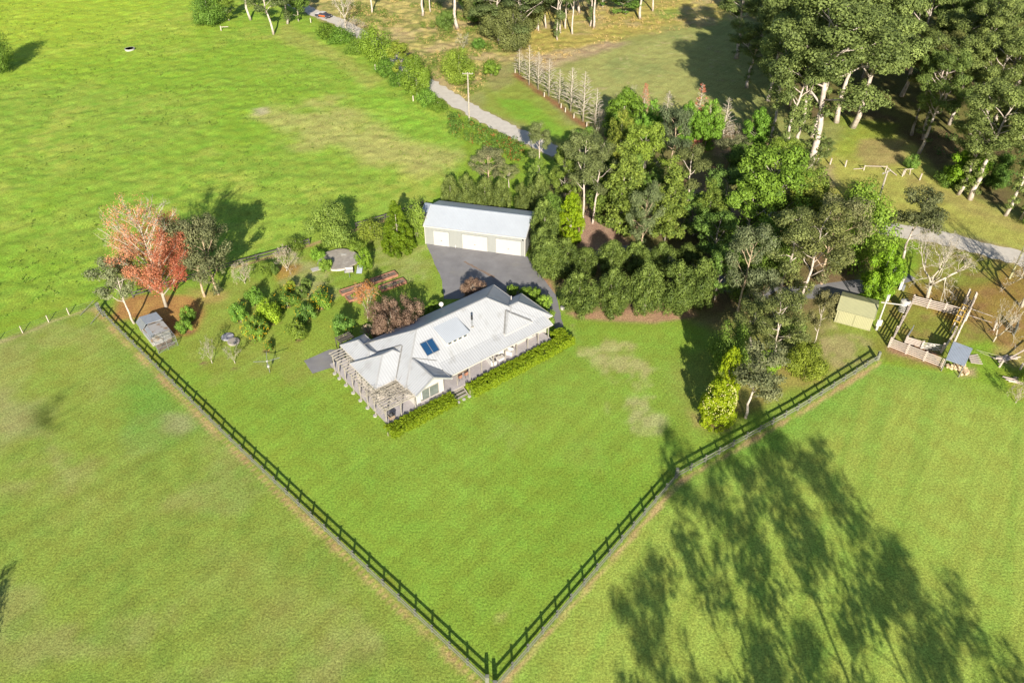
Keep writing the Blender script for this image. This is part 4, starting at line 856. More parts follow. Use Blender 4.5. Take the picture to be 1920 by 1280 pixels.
# raised garden beds
def bed(corner_px, w, d_, ang, label, plants):
    t = empty('raised_garden_bed', site(*corner_px), ang, label, 'garden bed', 'raised orange edged garden beds'); h = .42
    for (x0_,x1_,y0_,y1_) in ((0,w,0,.12),(0,w,d_-.12,d_),(0,.12,.121,d_-.121),(w-.12,w,.121,d_-.121)): mb = MB(); mb.box(x0_,x1_,y0_,y1_,0,h); mb.build('edging_board', 'brick_orange', t)
    mb = MB(); mb.box(.12,w-.12,.12,d_-.12,0,.3); mb.build('soil', 'soil', t)
    return t
bA = bed((641.5,555.5),4.6,1.3,R(31),'raised orange edged bed, leftmost, beside the orange leaved tree','')
bB = bed((700,534),4.4,1.35,R(20),'raised orange edged bed at the back, nearest the concrete tank',''); bB.rotation_euler.z = R(33)
bC = bed((716,548),4.4,1.35,R(33),'raised orange edged bed at the right with one yellow plant','')
bD = bed((655,568),2.6,1.7,R(33),'small low orange edged bed full of green leaves','')
# trough, saplings' stakes, water box
t = empty('water_trough', site(244,95), 0, 'round pale concrete water trough alone in the far paddock', 'trough'); mb = MB(); mb.tube([(0,0,0),(0,0,.55),(0,0,.55),(0,0,.3)], [1.25,1.25,1.05,1.0], 22); mb.build('tub', 'pale_concrete', t); mb = MB(); mb.cyl((0,0),1.02,.42,.44,22); mb.build('water', 'glass', t)
mb = MB(); mb.cyl((0,0),.35,0,.4,10); o = mb.build('white_boulder','pale_concrete',None,loc=site(1055,579)); tag(o, 'small pale stone beside the driveway end at the hedge trees', 'stone')
for px, py, lb in ((415,58,'short pale post with a cross rail near the dark shrub, far paddock'),(583,43,'small pale post on the fence line below the road car'),(704,131,'upper left pale post on the roadside hedge line'),(775,190,'lower pale post on the roadside hedge line'),(43.5,624,'')):
    if lb: mb = MB(); mb.bar((0,0,0),(0,0,1.3),.22); (mb.bar((0,0,1.0),(2.2,0,1.1),.14) if px == 415 else None); o = mb.build('fence_post','bark_pale',None,loc=site(px,py)); tag(o, lb, 'fence post')
for k, (px, py) in enumerate(((966,137),(1020.5,182),(1052,203),(1060,211),(1076,222),(1100,238),(1118,247))):
    mb = MB(); mb.cyl((0,0),.13,0,1.1,7); o = mb.build('stump_post','bark_pale',None,loc=site(px,py)); tag(o, 'short pale post on the litter line under the row of bare trees', 'post', 'short posts under the row of bare trees')
# the car on the road
cpos = site(607,33); t = empty('utility_car', cpos, R(180-24), 'dark car with orange side panels and cream roof driving up the gravel road', 'car')
sec = [(-2.4,.45,.75),(-2.35,.5,.95),(-1.2,.5,.98),(-.55,.55,1.45),(.6,.55,1.48),(1.05,.5,1.0),(2.3,.5,.95),(2.42,.45,.7)]
mb = MB(); vs_ = []; fs = []
for x, zb, zt in sec:
    wt = .72 if zt > 1.2 else .86; vs_ += [(x,-.9,zb-.1),(x,-.92,.85 if zt>.85 else zt),(x,-wt,zt),(x,wt,zt),(x,.92,.85 if zt>.85 else zt),(x,.9,zb-.1)]
for i in range(len(sec)-1):
    for k in range(5): fs.append((i*6+k,(i+1)*6+k,(i+1)*6+k+1,i*6+k+1)[::-1])
fs += [tuple(range(6)), tuple(range((len(sec)-1)*6,len(sec)*6))[::-1]]; mb.add(vs_, fs); mb.build('body', 'car_dark', t)
for y in (-.935,.935): mb = MB(); mb.box(-1.1,1.0,y-.02,y+.02,.5,.84); mb.build('side_panel', 'car_red', t)
mb = MB(); mb.box(-.5,.55,-.75,.75,1.05,1.4); mb.build('window', 'glass', t); mb = MB(); mb.box(-.6,.85,-.72,.72,1.49,1.54); mb.build('roof_panel', 'white', t)
mb = MB(); mb.box(.95,2.3,-.78,.78,.96,1.02); mb.build('tray', 'cushion', t); mb = MB(); mb.box(-2.3,-1.2,-.75,.75,.985,1.01); mb.build('bonnet', 'black', t)
for x in (-1.5,1.45):
    for y in (-.92,.92): mb = MB(); mb.tube([(x,y-.1,.34),(x,y+.1,.34)], [.34,.34], 14); w_ = mb.build('wheel', 'tyre', t); mb = MB(); mb.tube([(x,y-.105,.34),(x,y+.105,.34)], [.18,.18], 10); mb.build('rim', 'metal', w_)
for y in (-.6,.6): mb = MB(); mb.box(-2.44,-2.39,y-.15,y+.15,.62,.76); mb.build('headlight', 'white', t)

# ------------------------------------------------------------------ trees and shrubs: prototypes
def trunk_mesh(mb, name, mat):
    me = bpy.data.meshes.new(name); me.from_pydata(mb.v, [], mb.f); me.materials.append(M[mat]); me.polygons.foreach_set('use_smooth', [True]*len(me.polygons)); me.update(); return me
def wavy(g, p, q, n, amp):
    p = np.array(p, float); q = np.array(q, float); pts = []
    off = np.cumsum(g.normal(size=(n+1, 3)) * amp, 0); off -= off[0]; off -= np.linspace(0, 1, n+1)[:, None] * off[-1] * .6
    for i in range(n+1): pts.append(p + (q-p)*i/n + off[i])
    return pts
def extent(me):
    a = np.empty(len(me.vertices)*3, np.float32); me.vertices.foreach_get('co', a); a = a.reshape(-1, 3)
    return float(np.percentile(a[:, 2], 99.5)), float(2*np.percentile(np.hypot(a[:, 0], a[:, 1]), 96))
def gum(seed, H=20., Wd=9., bare=.42, limbs=11, bark='bark_white', leaf='leaf_gum', n=5200, size=.42, rt=.30, crad=.085, fork=.25, low=0, twig=1):
    g = np.random.default_rng(seed); mb = MB(); C = []; Rr = []
    top = np.array([g.normal()*H*.03, g.normal()*H*.03, H*.90]); tr = wavy(g, (0,0,-.2), top, 9, H*.009)
    tr[0] = tr[0]; mb.tube(tr, [rt*(1.25 if i == 0 else 1)*(1-.86*i/9) for i in range(10)], 8)
    C.append(top); Rr.append(H*crad*.9)
    def at(f): x = f*9; i = min(int(x), 8); return tr[i] + (tr[i+1]-tr[i])*(x-i)
    for k in range(limbs):
        f = bare*.92 + (0.97-bare*.92) * (k+.4)/limbs; a = k*2.4 + g.normal()*.35; p = at(min(f, .98))
        L_ = Wd*.5*(1-.55*max(0, (f-.55)/.45)) * g.uniform(.75,1.1) * (.8 if f < bare+.08 else 1); el = g.uniform(.35,.95)
        d = np.array([math.cos(a)*math.cos(el), math.sin(a)*math.cos(el), math.sin(el)]); q = p + d*L_/max(math.cos(el), .5)
        q[2] = min(q[2], H*.97); pts = wavy(g, p, q, 4, L_*.05); r0 = rt*.42*(1.1-f*.6)
        mb.tube(pts, [r0, r0*.8, r0*.6, r0*.42, r0*.2], 5); C.append(q); Rr.append(H*crad*g.uniform(.75,1.1))
        for j in range(3):
            s = pts[2+ (j % 2)]; a2 = a + g.uniform(-1.3,1.3); d2 = np.array([math.cos(a2)*.8, math.sin(a2)*.8, g.uniform(.1,.9)]); q2 = s + d2*L_*g.uniform(.3,.55)
            q2[2] = min(q2[2], H*.985); mb.tube([s, (s+q2)/2+g.normal(size=3)*.1, q2], [r0*.4, r0*.28, r0*.12], 4); C.append(q2); Rr.append(H*crad*g.uniform(.55,.95))
            if g.random() < .6: C.append(q2 + d2*L_*.15 + g.normal(size=3)*H*.02); Rr.append(H*crad*g.uniform(.4,.7))
    for k in range(low):                       # epicormic tufts down the trunk
        f = g.uniform(.08, bare); p = at(f) + unit(g.normal(size=(1,3)))[0]*np.array([1,1,0])*H*.035; C.append(p); Rr.append(H*crad*g.uniform(.35,.6))
    tm = trunk_mesh(mb, 'trunk', bark)
    cm = leaf_mesh('crown', C, Rr, n, size, leaf, g, out=.7, shell=.35, flat=.72); return (tm, cm) + extent(cm)
def shell(seed, H, Wd, prof, leaf, n, size, bark='bark_grey', z0=.12, k=70, cr=.15, trunk=.12, bias=None, out=.85, fill=.3, stems=1, rough=.12):
    g = np.random.default_rng(seed); C = []; Rr = []
    while len(C) < k:
        t = g.random(); r = prof(t)
        if g.random() > r*.9+.1: continue
        a = g.uniform(0, 2*math.pi); inner = g.random() < fill; rr = r*(1 - cr*1.0) * (g.uniform(.1,.7) if inner else 1) * (1+g.normal()*rough)
        C.append((math.cos(a)*rr*Wd/2, math.sin(a)*rr*Wd/2, H*(z0 + (1-z0-cr*.5)*t))); Rr.append(Wd*cr*g.uniform(.7,1.25)*(.6+.4*r))
    mb = MB()
    for s in range(stems):
        dx, dy = (g.normal(size=2)*Wd*.06) if stems > 1 else (0, 0)
        mb.tube([(dx*.3,dy*.3,-.1),(dx,dy,H*.35),(dx*1.5,dy*1.5,H*.75)], [trunk,trunk*.8,trunk*.3], 6)
    for s in range(10):
        c = C[s]; mb.tube([(0,0,c[2]*.6),(c[0]*.5,c[1]*.5,c[2]*.85),(c[0]*.95,c[1]*.95,c[2])], [trunk*.4,trunk*.25,trunk*.1], 4)
    tm = trunk_mesh(mb, 'trunk', bark); bs = (lambda P: bias(P, H)) if bias else None
    cm = leaf_mesh('crown', C, Rr, n, size, leaf, g, out=out, shell=.45, flat=1.0, tonebias=bs); return (tm, cm) + extent(cm)
rnd_p = lambda t: math.sqrt(max(0, 1-(1.9*t-.9)**2))
egg_p = lambda t: (math.sin(math.pi*min(1, t*.92+.10))**.65) * (1-.15*t)
cone_p = lambda t: max(.06, (1-t)**.72) * (min(1, .7+t*3))
col_p = lambda t: (min(1, .75+t))*max(0, 1-t**3)**.6
tall_p = lambda t: max(.1, math.sin(math.pi*min(1,(t*.86+.14)))**.8)
def bareconic(seed, H=10, Wd=4.4, bark='bark_pale', up=.6, n=66, twigs=8):
    g = np.random.default_rng(seed); mb = MB(); mb.tube([(0,0,-.1),(g.normal()*.05,g.normal()*.05,H*.4),(g.normal()*.1,g.normal()*.1,H*.75),(0,0,H)], [.13,.1,.07,.02], 6); ends = []
    for k in range(n):
        f = .14 + .84*(k/n)**.9; a = k*2.4+g.normal()*.3; L_ = Wd/2*(1-f)**.75*g.uniform(.8,1.15)*(1 if f > .22 else .75)+.12
        p = np.array([0,0,H*f]); q = p + np.array([math.cos(a)*L_, math.sin(a)*L_, L_*up]); m_ = (p+q)/2 + np.array([0,0,-L_*.06])
        mb.tube([p,m_,q], [.07*(1.1-f)+.015,.05*(1.1-f)+.015,.02], 3); ends.append(q)
        for j in range(twigs):
            s = p + (q-p)*g.uniform(.3,.95); d = unit(g.normal(size=(1,3)))[0]*.5 + np.array([math.cos(a),math.sin(a),up])*.7; e = s + d*L_*g.uniform(.18,.36); mb.tube([s,e], [.02,.01], 3); ends.append(e)
    return trunk_mesh(mb, 'trunk', bark), ends
def barespread(seed, H=8, Wd=10, bark='bark_pale', depth=5, leaf=None, n=0, size=.2, r0=.24, crad=.5, first=.22, tw=.02):
    g = np.random.default_rng(seed); mb = MB(); ends = []
    def rec(p, d, L_, r, dep):
        q = p + d*L_; m_ = (p+q)/2 + g.normal(size=3)*L_*.06; mb.tube([p,m_,q], [r, r*.85, r*.7], 6 if dep > 3 else (4 if dep > 1 else 3))
        if dep == 0: ends.append(q); return
        if dep < 3: ends.append(q)
        for j in range(3 if dep > 1 else 4):
            nd = unit((d + g.normal(size=3)*.62 + np.array([0,0,.12]))[None])[0]; rec(q, nd, L_*g.uniform(.62,.85), max(r*.6, .012), dep-1)
    p0 = np.array([0,0,-.1]); p1 = np.array([g.normal()*.15, g.normal()*.15, H*first]); mb.tube([p0,p1], [r0*1.2, r0], 8)
    for j in range(4):
        a = j*1.57+g.normal()*.3; rec(p1, unit(np.array([[math.cos(a)*.9*Wd/H*.8, math.sin(a)*.9*Wd/H*.8, .85]]))[0], H*.27, r0*.6, depth-1)
    E_ = np.array(ends); sx = Wd/2/np.percentile(np.hypot(E_[:,0],E_[:,1]), 95); sz = H/np.percentile(E_[:,2], 98)
    mb.v = [(x*sx, y*sx, z*sz) for x,y,z in mb.v]; E_ = E_*np.array([sx,sx,sz])
    tm = trunk_mesh(mb, 'trunk', bark); cm = None
    if leaf: cm = leaf_mesh('crown', E_, np.full(len(E_), crad), n, size, leaf, g, out=.3, shell=.1)
    return tm, cm, H, Wd
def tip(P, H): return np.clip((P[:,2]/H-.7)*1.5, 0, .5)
PR = {}
PR['gum'] = [gum(11, n=11000, size=.3), gum(12, Wd=8, bare=.5, limbs=9, n=9500, size=.3), gum(13, Wd=10, bare=.36, limbs=13, n=12000, size=.3), gum(14, Wd=7.5, bare=.55, limbs=9, n=8500, size=.3), gum(15, Wd=9, bare=.3, limbs=13, low=16, n=13000, size=.3)]
PR['giant'] = [gum(21, H=30, Wd=15, bare=.45, limbs=17, n=31000, size=.33, rt=.5, crad=.068, low=10), gum(22, H=30, Wd=13, bare=.55, limbs=14, n=26000, size=.36, rt=.45, crad=.066, low=26), gum(23, H=30, Wd=16, bare=.42, limbs=18, n=30000, size=.37, rt=.52, crad=.07, low=6)]
PR['thin'] = [gum(24, H=30, Wd=14, bare=.34, limbs=17, n=4300, size=.5, rt=.26, crad=.07), gum(25, H=30, Wd=13, bare=.4, limbs=15, n=4000, size=.5, rt=.24, crad=.075)]
PR['olive'] = [gum(31, H=11, Wd=6.5, bare=.3, limbs=13, bark='bark_tan', leaf='leaf_olive', n=9000, size=.24, rt=.2, crad=.115), gum(32, H=11, Wd=6, bare=.36, limbs=12, bark='bark_white', leaf='leaf_olive', n=8000, size=.24, rt=.17, crad=.11), gum(33, H=11, Wd=7.5, bare=.22, limbs=15, bark='bark_tan', leaf='leaf_olive', n=10000, size=.25, rt=.2, crad=.12, low=6)]
PR['mid'] = [gum(41, H=13, Wd=7, bare=.16, limbs=18, bark='bark_grey', leaf='leaf_green', n=12000, size=.3, rt=.2, crad=.10, low=8), gum(42, H=13, Wd=8, bare=.2, limbs=20, bark='bark_grey', leaf='leaf_green', n=13000, size=.3, rt=.22, crad=.10, low=8)]
PR['feather'] = [shell(51, 13, 6, tall_p, 'leaf_green', 13000, .24, z0=.08, k=120, cr=.13, rough=.2, out=.6, fill=.4), shell(52, 13, 5.6, lambda t: max(.1,(1-t)**.55)*min(1,.6+2*t), 'leaf_green', 13000, .24, z0=.08, k=120, cr=.12, rough=.2, out=.6, fill=.4)]
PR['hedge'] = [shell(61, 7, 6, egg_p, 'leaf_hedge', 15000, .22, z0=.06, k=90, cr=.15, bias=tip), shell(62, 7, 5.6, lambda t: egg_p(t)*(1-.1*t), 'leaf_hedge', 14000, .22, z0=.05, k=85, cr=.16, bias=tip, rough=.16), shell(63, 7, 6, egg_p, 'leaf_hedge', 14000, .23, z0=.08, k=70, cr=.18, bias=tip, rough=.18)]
PR['round'] = [shell(71, 3.2, 3.3, rnd_p, 'leaf_green', 4600, .19, z0=.12, k=36, cr=.17, trunk=.07), shell(72, 3, 3.3, rnd_p, 'leaf_green', 4200, .2, z0=.14, k=28, cr=.2, trunk=.07, rough=.2), shell(73, 3, 3.4, rnd_p, 'leaf_green', 4000, .2, z0=.1, k=22, cr=.24, trunk=.07, rough=.25)]
PR['bright'] = [shell(81, 8, 5, tall_p, 'leaf_bright', 10000, .26, z0=.04, k=60, cr=.16, rough=.14), shell(82, 8, 5, lambda t: tall_p(t)*(1-.3*t), 'leaf_bright', 10000, .26, z0=.04, k=60, cr=.16, rough=.14)]
PR['lime'] = [shell(91, 8.5, 4.6, col_p, 'leaf_lime', 15000, .2, z0=.01, k=220, cr=.10, rough=.04, out=.7), shell(92, 9, 5.4, cone_p, 'leaf_lime', 20000, .19, z0=.0, k=260, cr=.09, rough=.04, out=.7)]
PR['blob'] = [shell(101, 5, 6, lambda t: egg_p(t), 'leaf_green', 5200, .28, z0=.03, k=40, cr=.22, rough=.25, bark='bark_grey', stems=3), shell(102, 5, 6.5, rnd_p, 'leaf_green', 5200, .28, z0=.03, k=34, cr=.25, rough=.3, stems=3)]
PR['dark'] = [shell(111, 9, 8, lambda t: egg_p(t), 'leaf_green', 14000, .28, z0=.05, k=48, cr=.21, rough=.22), shell(112, 9, 8.5, rnd_p, 'leaf_green', 13000, .28, z0=.06, k=42, cr=.22, rough=.25)]
b1, e1_ = bareconic(121); b2, e2_ = bareconic(122, Wd=5, up=.45, n=56); b3, e3_ = bareconic(123, Wd=4, up=.75, n=74)
PR['conic'] = [(b1,None,10,4.4), (b2,None,10,5), (b3,None,10,4)]
gx_ = np.random.default_rng(5)
def sub(E_, f, lo=0, hi=99): E_ = np.array(E_); E_ = E_[(E_[:,2] > lo) & (E_[:,2] < hi)]; return E_[gx_.random(len(E_)) < f]
s1_ = sub(e1_, .5); PR['redslim'] = [(b1, leaf_mesh('crown', s1_, np.full(len(s1_), .22), 1500, .2, 'leaf_red', gx_, out=.2, shell=.1), 10, 4.4)]
s2_ = sub(e2_, .45, 0, 4.2); s3_ = sub(e2_, .08, 4.2); s2_ = np.concatenate([s2_, s3_]); PR['orangebare'] = [(b2, leaf_mesh('crown', s2_, np.full(len(s2_), .3), 1500, .22, 'leaf_red', gx_, out=.2, shell=.1), 10, 5)]
PR['spread'] = [barespread(131, depth=6), barespread(132, H=8, Wd=11, first=.16, depth=6), barespread(133, H=6, Wd=7, depth=5, first=.12, r0=.13)]
PR['dryshrub'] = [barespread(134, H=4, Wd=4.4, depth=5, first=.06, r0=.07, leaf='leaf_dry', n=700, size=.12, crad=.25)]
PR['sapling'] = [barespread(135, H=3, Wd=2.6, depth=4, first=.12, r0=.055, leaf='leaf_olive', n=300, size=.13, crad=.2)]
PR['orange'] = [barespread(136, H=5.2, Wd=4, depth=5, first=.14, r0=.1, leaf='leaf_orange', n=2600, size=.15, crad=.3)]
PR['purple'] = [shell(141, 4, 8.4, rnd_p, 'leaf_purple', 22000, .17, z0=.0, k=80, cr=.10, rough=.1, stems=3), shell(142, 3.2, 5, rnd_p, 'leaf_purple', 12000, .16, z0=.0, k=46, cr=.14, rough=.1, stems=3)]
def maple():
    g = np.random.default_rng(151); mb = MB(); H = 16.5; W_ = 12.; mb.tube([(0,0,-.2),(.1,0,4),(0,.1,9),(.1,0,13),(0,0,H*.98)], [.3,.2,.12,.07,.03], 9); ends = []
    for k in range(46):
        f = .12+.8*(k/46); a = k*2.4+g.normal()*.25; L_ = W_/2*math.sin(math.pi*min(1,(f*.82+.2)))**.7*g.uniform(.75,1.1); p = np.array([0,0,H*f]); q = p+np.array([math.cos(a)*L_,math.sin(a)*L_,L_*1.05]); q[2] = min(q[2], H)
        pts = wavy(g, p, q, 3, L_*.03); mb.tube(pts, [.09*(1.15-f)+.02,.07*(1.15-f)+.02,.05*(1.15-f)+.01,.018], 5); ends.append(q)
        for j in range(11):
            s = pts[1]+(pts[3]-pts[1])*g.uniform(0,.95); d = unit(g.normal(size=(1,3)))[0]*.6+np.array([math.cos(a),math.sin(a),.8])*.6; e = s+d*L_*g.uniform(.16,.36); mb.tube([s,(s+e)/2+g.normal(size=3)*.05,e], [.034,.024,.012], 3); ends.append(e)
            for i in range(2): s2 = s+(e-s)*g.uniform(.4,.9); e2 = s2+unit(g.normal(size=(1,3)))[0]*.5+np.array([0,0,.35]); mb.tube([s2,e2],[.011,.006],3); ends.append(e2)
    E_ = np.array(ends); zz = E_[:,2]/H; keep = g.random(len(E_)) < np.clip(1.25-2.1*np.clip(zz-.28,0,1)+.5*(E_[:,0]>2.2)*(zz<.8), .05, 1); C = E_[keep]
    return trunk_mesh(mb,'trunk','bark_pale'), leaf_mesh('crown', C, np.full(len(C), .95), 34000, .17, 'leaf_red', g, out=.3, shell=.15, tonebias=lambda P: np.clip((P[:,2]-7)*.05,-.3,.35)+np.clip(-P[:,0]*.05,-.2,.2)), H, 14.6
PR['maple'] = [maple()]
vc = {}; NAME = dict(thin='gum_tree', gum='gum_tree', giant='gum_tree', olive='gum_tree', mid='tree', feather='she_oak', hedge='hedge_tree', round='citrus_tree', bright='leafy_tree', lime='conifer', blob='shrub', dark='tree', conic='bare_tree', redslim='autumn_tree', orangebare='autumn_tree', spread='bare_tree', dryshrub='bare_shrub', sapling='sapling', orange='autumn_tree', purple='weeping_shrub', maple='autumn_tree')
def plant(kind, bx, by, ty, wpx, label, tint=(1,1,1), group=None, var=None, name=None, cat=None, pos=None, h=None, w=None, rz=None, leaf=None):
    P = PR[kind]; i = vc.get(kind, 0) if var is None else var; vc[kind] = vc.get(kind, 0) + 1; tm, cm, H0, W0 = P[i % len(P)]
    pos = pos or site(bx, by); h = h or tall(bx, by, ty)
    if w is None: dep = pos.y*CP + (CAM_H-h*.55)*SP; w = wpx*dep/FPX
    nm = name or NAME[kind]; rz = random.uniform(0, 6.28) if rz is None else rz
    if kind in ('mid','dark','feather','blob'): tint = (tint[0]*1.16, tint[1]*1.08, tint[2]*.82)
    t = empty(nm, pos, 0, label, cat or ('shrub' if 'shrub' in nm else 'tree'), group)
    Mx = Matrix.Rotation(rz, 4, 'Z') @ Matrix.Diagonal((w/W0, w/W0, h/H0, 1))
    o = bpy.data.objects.new('trunk', tm); COL.objects.link(o); o.parent = t; o.matrix_local = Mx
    if cm:
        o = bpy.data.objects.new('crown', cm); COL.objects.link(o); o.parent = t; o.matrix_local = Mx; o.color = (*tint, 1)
        if leaf: o.material_slots[0].link = 'OBJECT'; o.material_slots[0].material = M[leaf]
    return t
def dep0(x, y): return mpx(x, y)*.95
def fruits(t, n, h, w, seed, r=.055, mat='fruit', lo=.2):
    g = np.random.default_rng(seed); mb = MB()
    for k in range(int(n*.6)):
        d = unit(g.normal(size=(1,3)))[0]; d[1] = -abs(d[1]) if g.random() < .6 else d[1]; c = np.array([d[0]*w/2*.98, d[1]*w/2*.98, h*(.55+d[2]*.42)])
        if c[2] < h*lo: continue
        vs_ = [c+np.array(o)*r for o in ((1,0,0),(-1,0,0),(0,1,0),(0,-1,0),(0,0,1),(0,0,-1))]
        mb.add(vs_, [(0,2,4),(2,1,4),(1,3,4),(3,0,4),(2,0,5),(1,2,5),(3,1,5),(0,3,5)])
    tag(mb.build('fruit' if mat == 'fruit' else 'flowers', mat, t), kind='stuff')

# ------------------------------------------------------------------ planting: left garden
plant('olive',252,606,488,88,'leaning gum with white trunk and grey crown behind the hen house', var=1)
plant('maple',312,576,388,176,'big red and orange autumn tree with pale bare upper branches behind the hen house', (1.05,1.0,.95), rz=.4)
plant('olive',384,556,404,84,'left one of the twin slender gums beside the red autumn tree', (.9,.85,.8), var=0)
plant('olive',410,552,414,100,'right one of the twin slender gums beside the red autumn tree', (.9,.88,.8), var=2)
for x, y, ty, w, lb in ((350,622,598,32,'glossy green bush nearest the hen house, lower of two'), (358,602,575,30,'glossy green bush uphill of its twin beside the hen house')): plant('round',x,y,ty,w,lb,(1.1,1.25,.9), name='round_bush')
plant('dryshrub',460,531,492,46,'pale leafless forked shrub in front of the dark rail fence, left'); plant('dryshrub',537,508,470,52,'brown twiggy round shrub in front of the dark rail fence')
plant('blob',500,512,492,36,'small dark green bush between the two leafless shrubs', w=None); plant('blob',553,466,447,40,'low green bush growing through the dark rail fence'); plant('round',516,514,495,18,'tiny upright bush in the grass between the leafless shrubs',name='round_bush')
plant('sapling',398,681,636,34,'bare multi stemmed sapling left of the round lids'); plant('sapling',441,681,648,32,'leafier small sapling just below the round concrete lid',(.7,.8,.5))
OR = [(452,603,563,42,'round citrus tree, leftmost of the orchard',(1,1.2,.9),20),(481,571,534,42,'round citrus tree second from left at the orchard top',(1.05,1.25,.9),0),(507,604,556,60,'widest yellow green citrus tree in the middle of the orchard',(1.6,1.5,.6),0),(483,636,592,56,'citrus tree hung with yellow lemons below the widest yellow green one',(1.1,1.15,.8),160),
 (546,547,524,24,'small yellowish citrus at the top of the orchard',(1.6,1.3,.7),30),(540,576,543,50,'spreading citrus with scattered fruit right of the widest yellow green one',(.95,1.05,.8),60),(575,541,519,26,'small sparse grey green orchard tree at the top right',(1.0,.95,1.0),0),(568,557,533,30,'sparse grey green orchard tree below the topmost small one',(1.0,.95,1.0),0),
 (604,579,539,50,'round citrus covered in orange fruit at the right of the orchard',(1.05,1.15,.8),190),(577,603,564,46,'round dark citrus tree below the orange fruited one',(.9,1.05,1.0),30),(559,636,597,46,'olive green citrus tree on the lower right of the orchard',(1.2,1.1,.8),10),(505,657,638,20,'tiny citrus with yellow fruit on the ground near the clothesline',(1,1.1,.8),25),(645,632,585,50,'dark round citrus tree nearest the left end of the farmhouse',(.9,1.1,1.0),12)]
for i, (x, y, ty, w, lb, tn, nf) in enumerate(OR):
    t = plant('round',x,y,y-(y-ty)*.88,w*.84,lb,tn,'citrus trees in the orchard')
    if nf: fruits(t, nf, tall(x,y,ty), w*mpx(x,y)*.93, 300+i)
plant('dark',627,458,386,88,'big round shrub with reddish tips behind the concrete tank',(1.0,.98,1.25), var=0, name='round_shrub')
plant('round',595,488,466,30,'glossy bush at the left rim of the concrete tank',(1.2,1.35,.8),name='round_bush'); plant('round',664,466,446,36,'olive bush touching the big round shrub above the tank',(1.2,1.15,.8),name='round_bush')
plant('round',686,505,466,32,'glossy yellow green bush at the right rim of the concrete tank',(1.35,1.4,.7),name='round_bush'); plant('round',611,508,486,30,'round bush growing in front of the concrete tank lid',(1.2,1.2,.8),name='round_bush')
plant('blob',697,446,414,52,'low brownish green shrub between the round shrub and the conifer',(1.1,.95,.9)); plant('lime',748,470,380,62,'broad yellow green conical conifer left of the garage',(.50,.62,.9), var=1)
plant('blob',783,443,378,46,'loose dark green shrub between the conifer and the garage',(1.1,1.1,1.1)); plant('spread',786,440,395,36,'bare twigs beside the left garage corner', w=3, name='bare_shrub')
# around the house
plant('purple',746,632,565,106,'wide purple brown weeping mound behind the farmhouse', (1.25,1.3,1.2), var=0); plant('purple',889,562,524,52,'smaller purple brown mound on the driveway edge behind the farmhouse', (1.25,1.3,1.2), var=1)
plant('orange',689,597,533,50,'small tree with thin orange leaves beside the garden beds')
t = empty('cordyline', site(691,629), 0, 'spiky reddish cordyline at the left foot of the purple mound', 'plant'); mb = MB(); g4 = np.random.default_rng(4)
for k in range(60):
    a = g4.uniform(0,6.28); e = g4.uniform(.2,1.3); r_ = g4.uniform(.8,1.4); q = (math.cos(a)*math.cos(e)*r_, math.sin(a)*math.cos(e)*r_, .5+math.sin(e)*r_); mb.bar((0,0,.5), q, .07, .01)
tag(mb.build('leaf', plain('cordyline leaf', (.36,.24,.2),(.28,.26,.14),3), t), kind='stuff'); mb = MB(); mb.tube([(0,0,0),(0,0,.6)],[.09,.07],6); mb.build('stem','bark_tan',t)
for x, y, ty, w, lb in ((790,592,572,30,'leafy bush against the rear wall, left one'),(815,586,566,34,'leafy bush against the rear wall, right of its twin'),(960,552,535,26,'yellow green bush behind the rear roof, left'),(985,556,538,28,'yellow green bush behind the rear roof, middle'),(1004,563,540,26,'dark bush on the driveway side of the rear roof'),(1019,588,556,34,'yellow green bush at the right corner of the farmhouse'),(1032,606,582,24,'pale green bush low beside the side path')):
    plant('round',x,y,ty,w,lb,(1.3,1.3,.8),name='round_bush')
def boxhedge(u0, u1, v0, v1, h, label, name='box_hedge', n=9000, seed=1):
    g = np.random.default_rng(seed); cx, cy = (u0+u1)/2, (v0+v1)/2; C = []; Rr = []; area = (u1-u0)*(v1-v0); v0 -= .15; h += .1
    for k in range(int(area*70)):
        z = h*g.choice([.15,.35,.55,.75,.92,.95,.97]); v = g.uniform(v0,v1) if z > h*.9 else g.choice([v0,v0,v1])+g.normal()*.06; C.append((g.uniform(u0,u1)-cx+.0, v-cy, z+g.normal()*.05)); Rr.append(g.uniform(.14,.24))
    n = int(area*1500); t = empty(name, hloc(cx,cy), HA, label, 'hedge', 'clipped hedges round the verandah'); me = leaf_mesh('foliage', C, Rr, n, .14, 'leaf_lime', g, out=.7, shell=.4, flat=.9)
    o = bpy.data.objects.new('foliage', me); COL.objects.link(o); o.parent = t; o.color = (.70,.78,.9,1); mb = MB()
    for k in range(int((u1-u0)/1.2)+1): mb.bar((u0-cx+k*1.2,0,0),(u0-cx+k*1.2,0,h*.5),.05)
    tag(mb.build('stems','bark_grey',t), kind='stuff')
boxhedge(-.7, 9.35, -1.75, -.25, 1.15, 'clipped yellow green hedge left of the verandah steps', seed=1)
boxhedge(12.0, 28.3, -2.0, -.3, 1.15, 'long clipped yellow green hedge right of the verandah steps', n=15000, seed=2)
boxhedge(28.0, 29.9, -1.9, 1.0, 1.2, 'end of the clipped hedge wrapping the right verandah corner', n=3000, seed=3)
# bed plants
for t, w, d_, n, mt, lb in ((bB,4.4,1.35,90,'leaf_purple',''),(bC,4.4,1.35,70,'leaf_green',''),(bD,2.6,1.7,220,'leaf_bright',''),(bA,4.6,1.3,25,'leaf_olive','')):
    g = np.random.default_rng(n); C = [(g.uniform(.3,w-.3), g.uniform(.3,d_-.3), .42) for k in range(14)]; o = bpy.data.objects.new('plants', leaf_mesh('plants', C, np.full(14,.22), n*3, .1, mt, g)); COL.objects.link(o); o.parent = t; tag(o, kind='stuff')
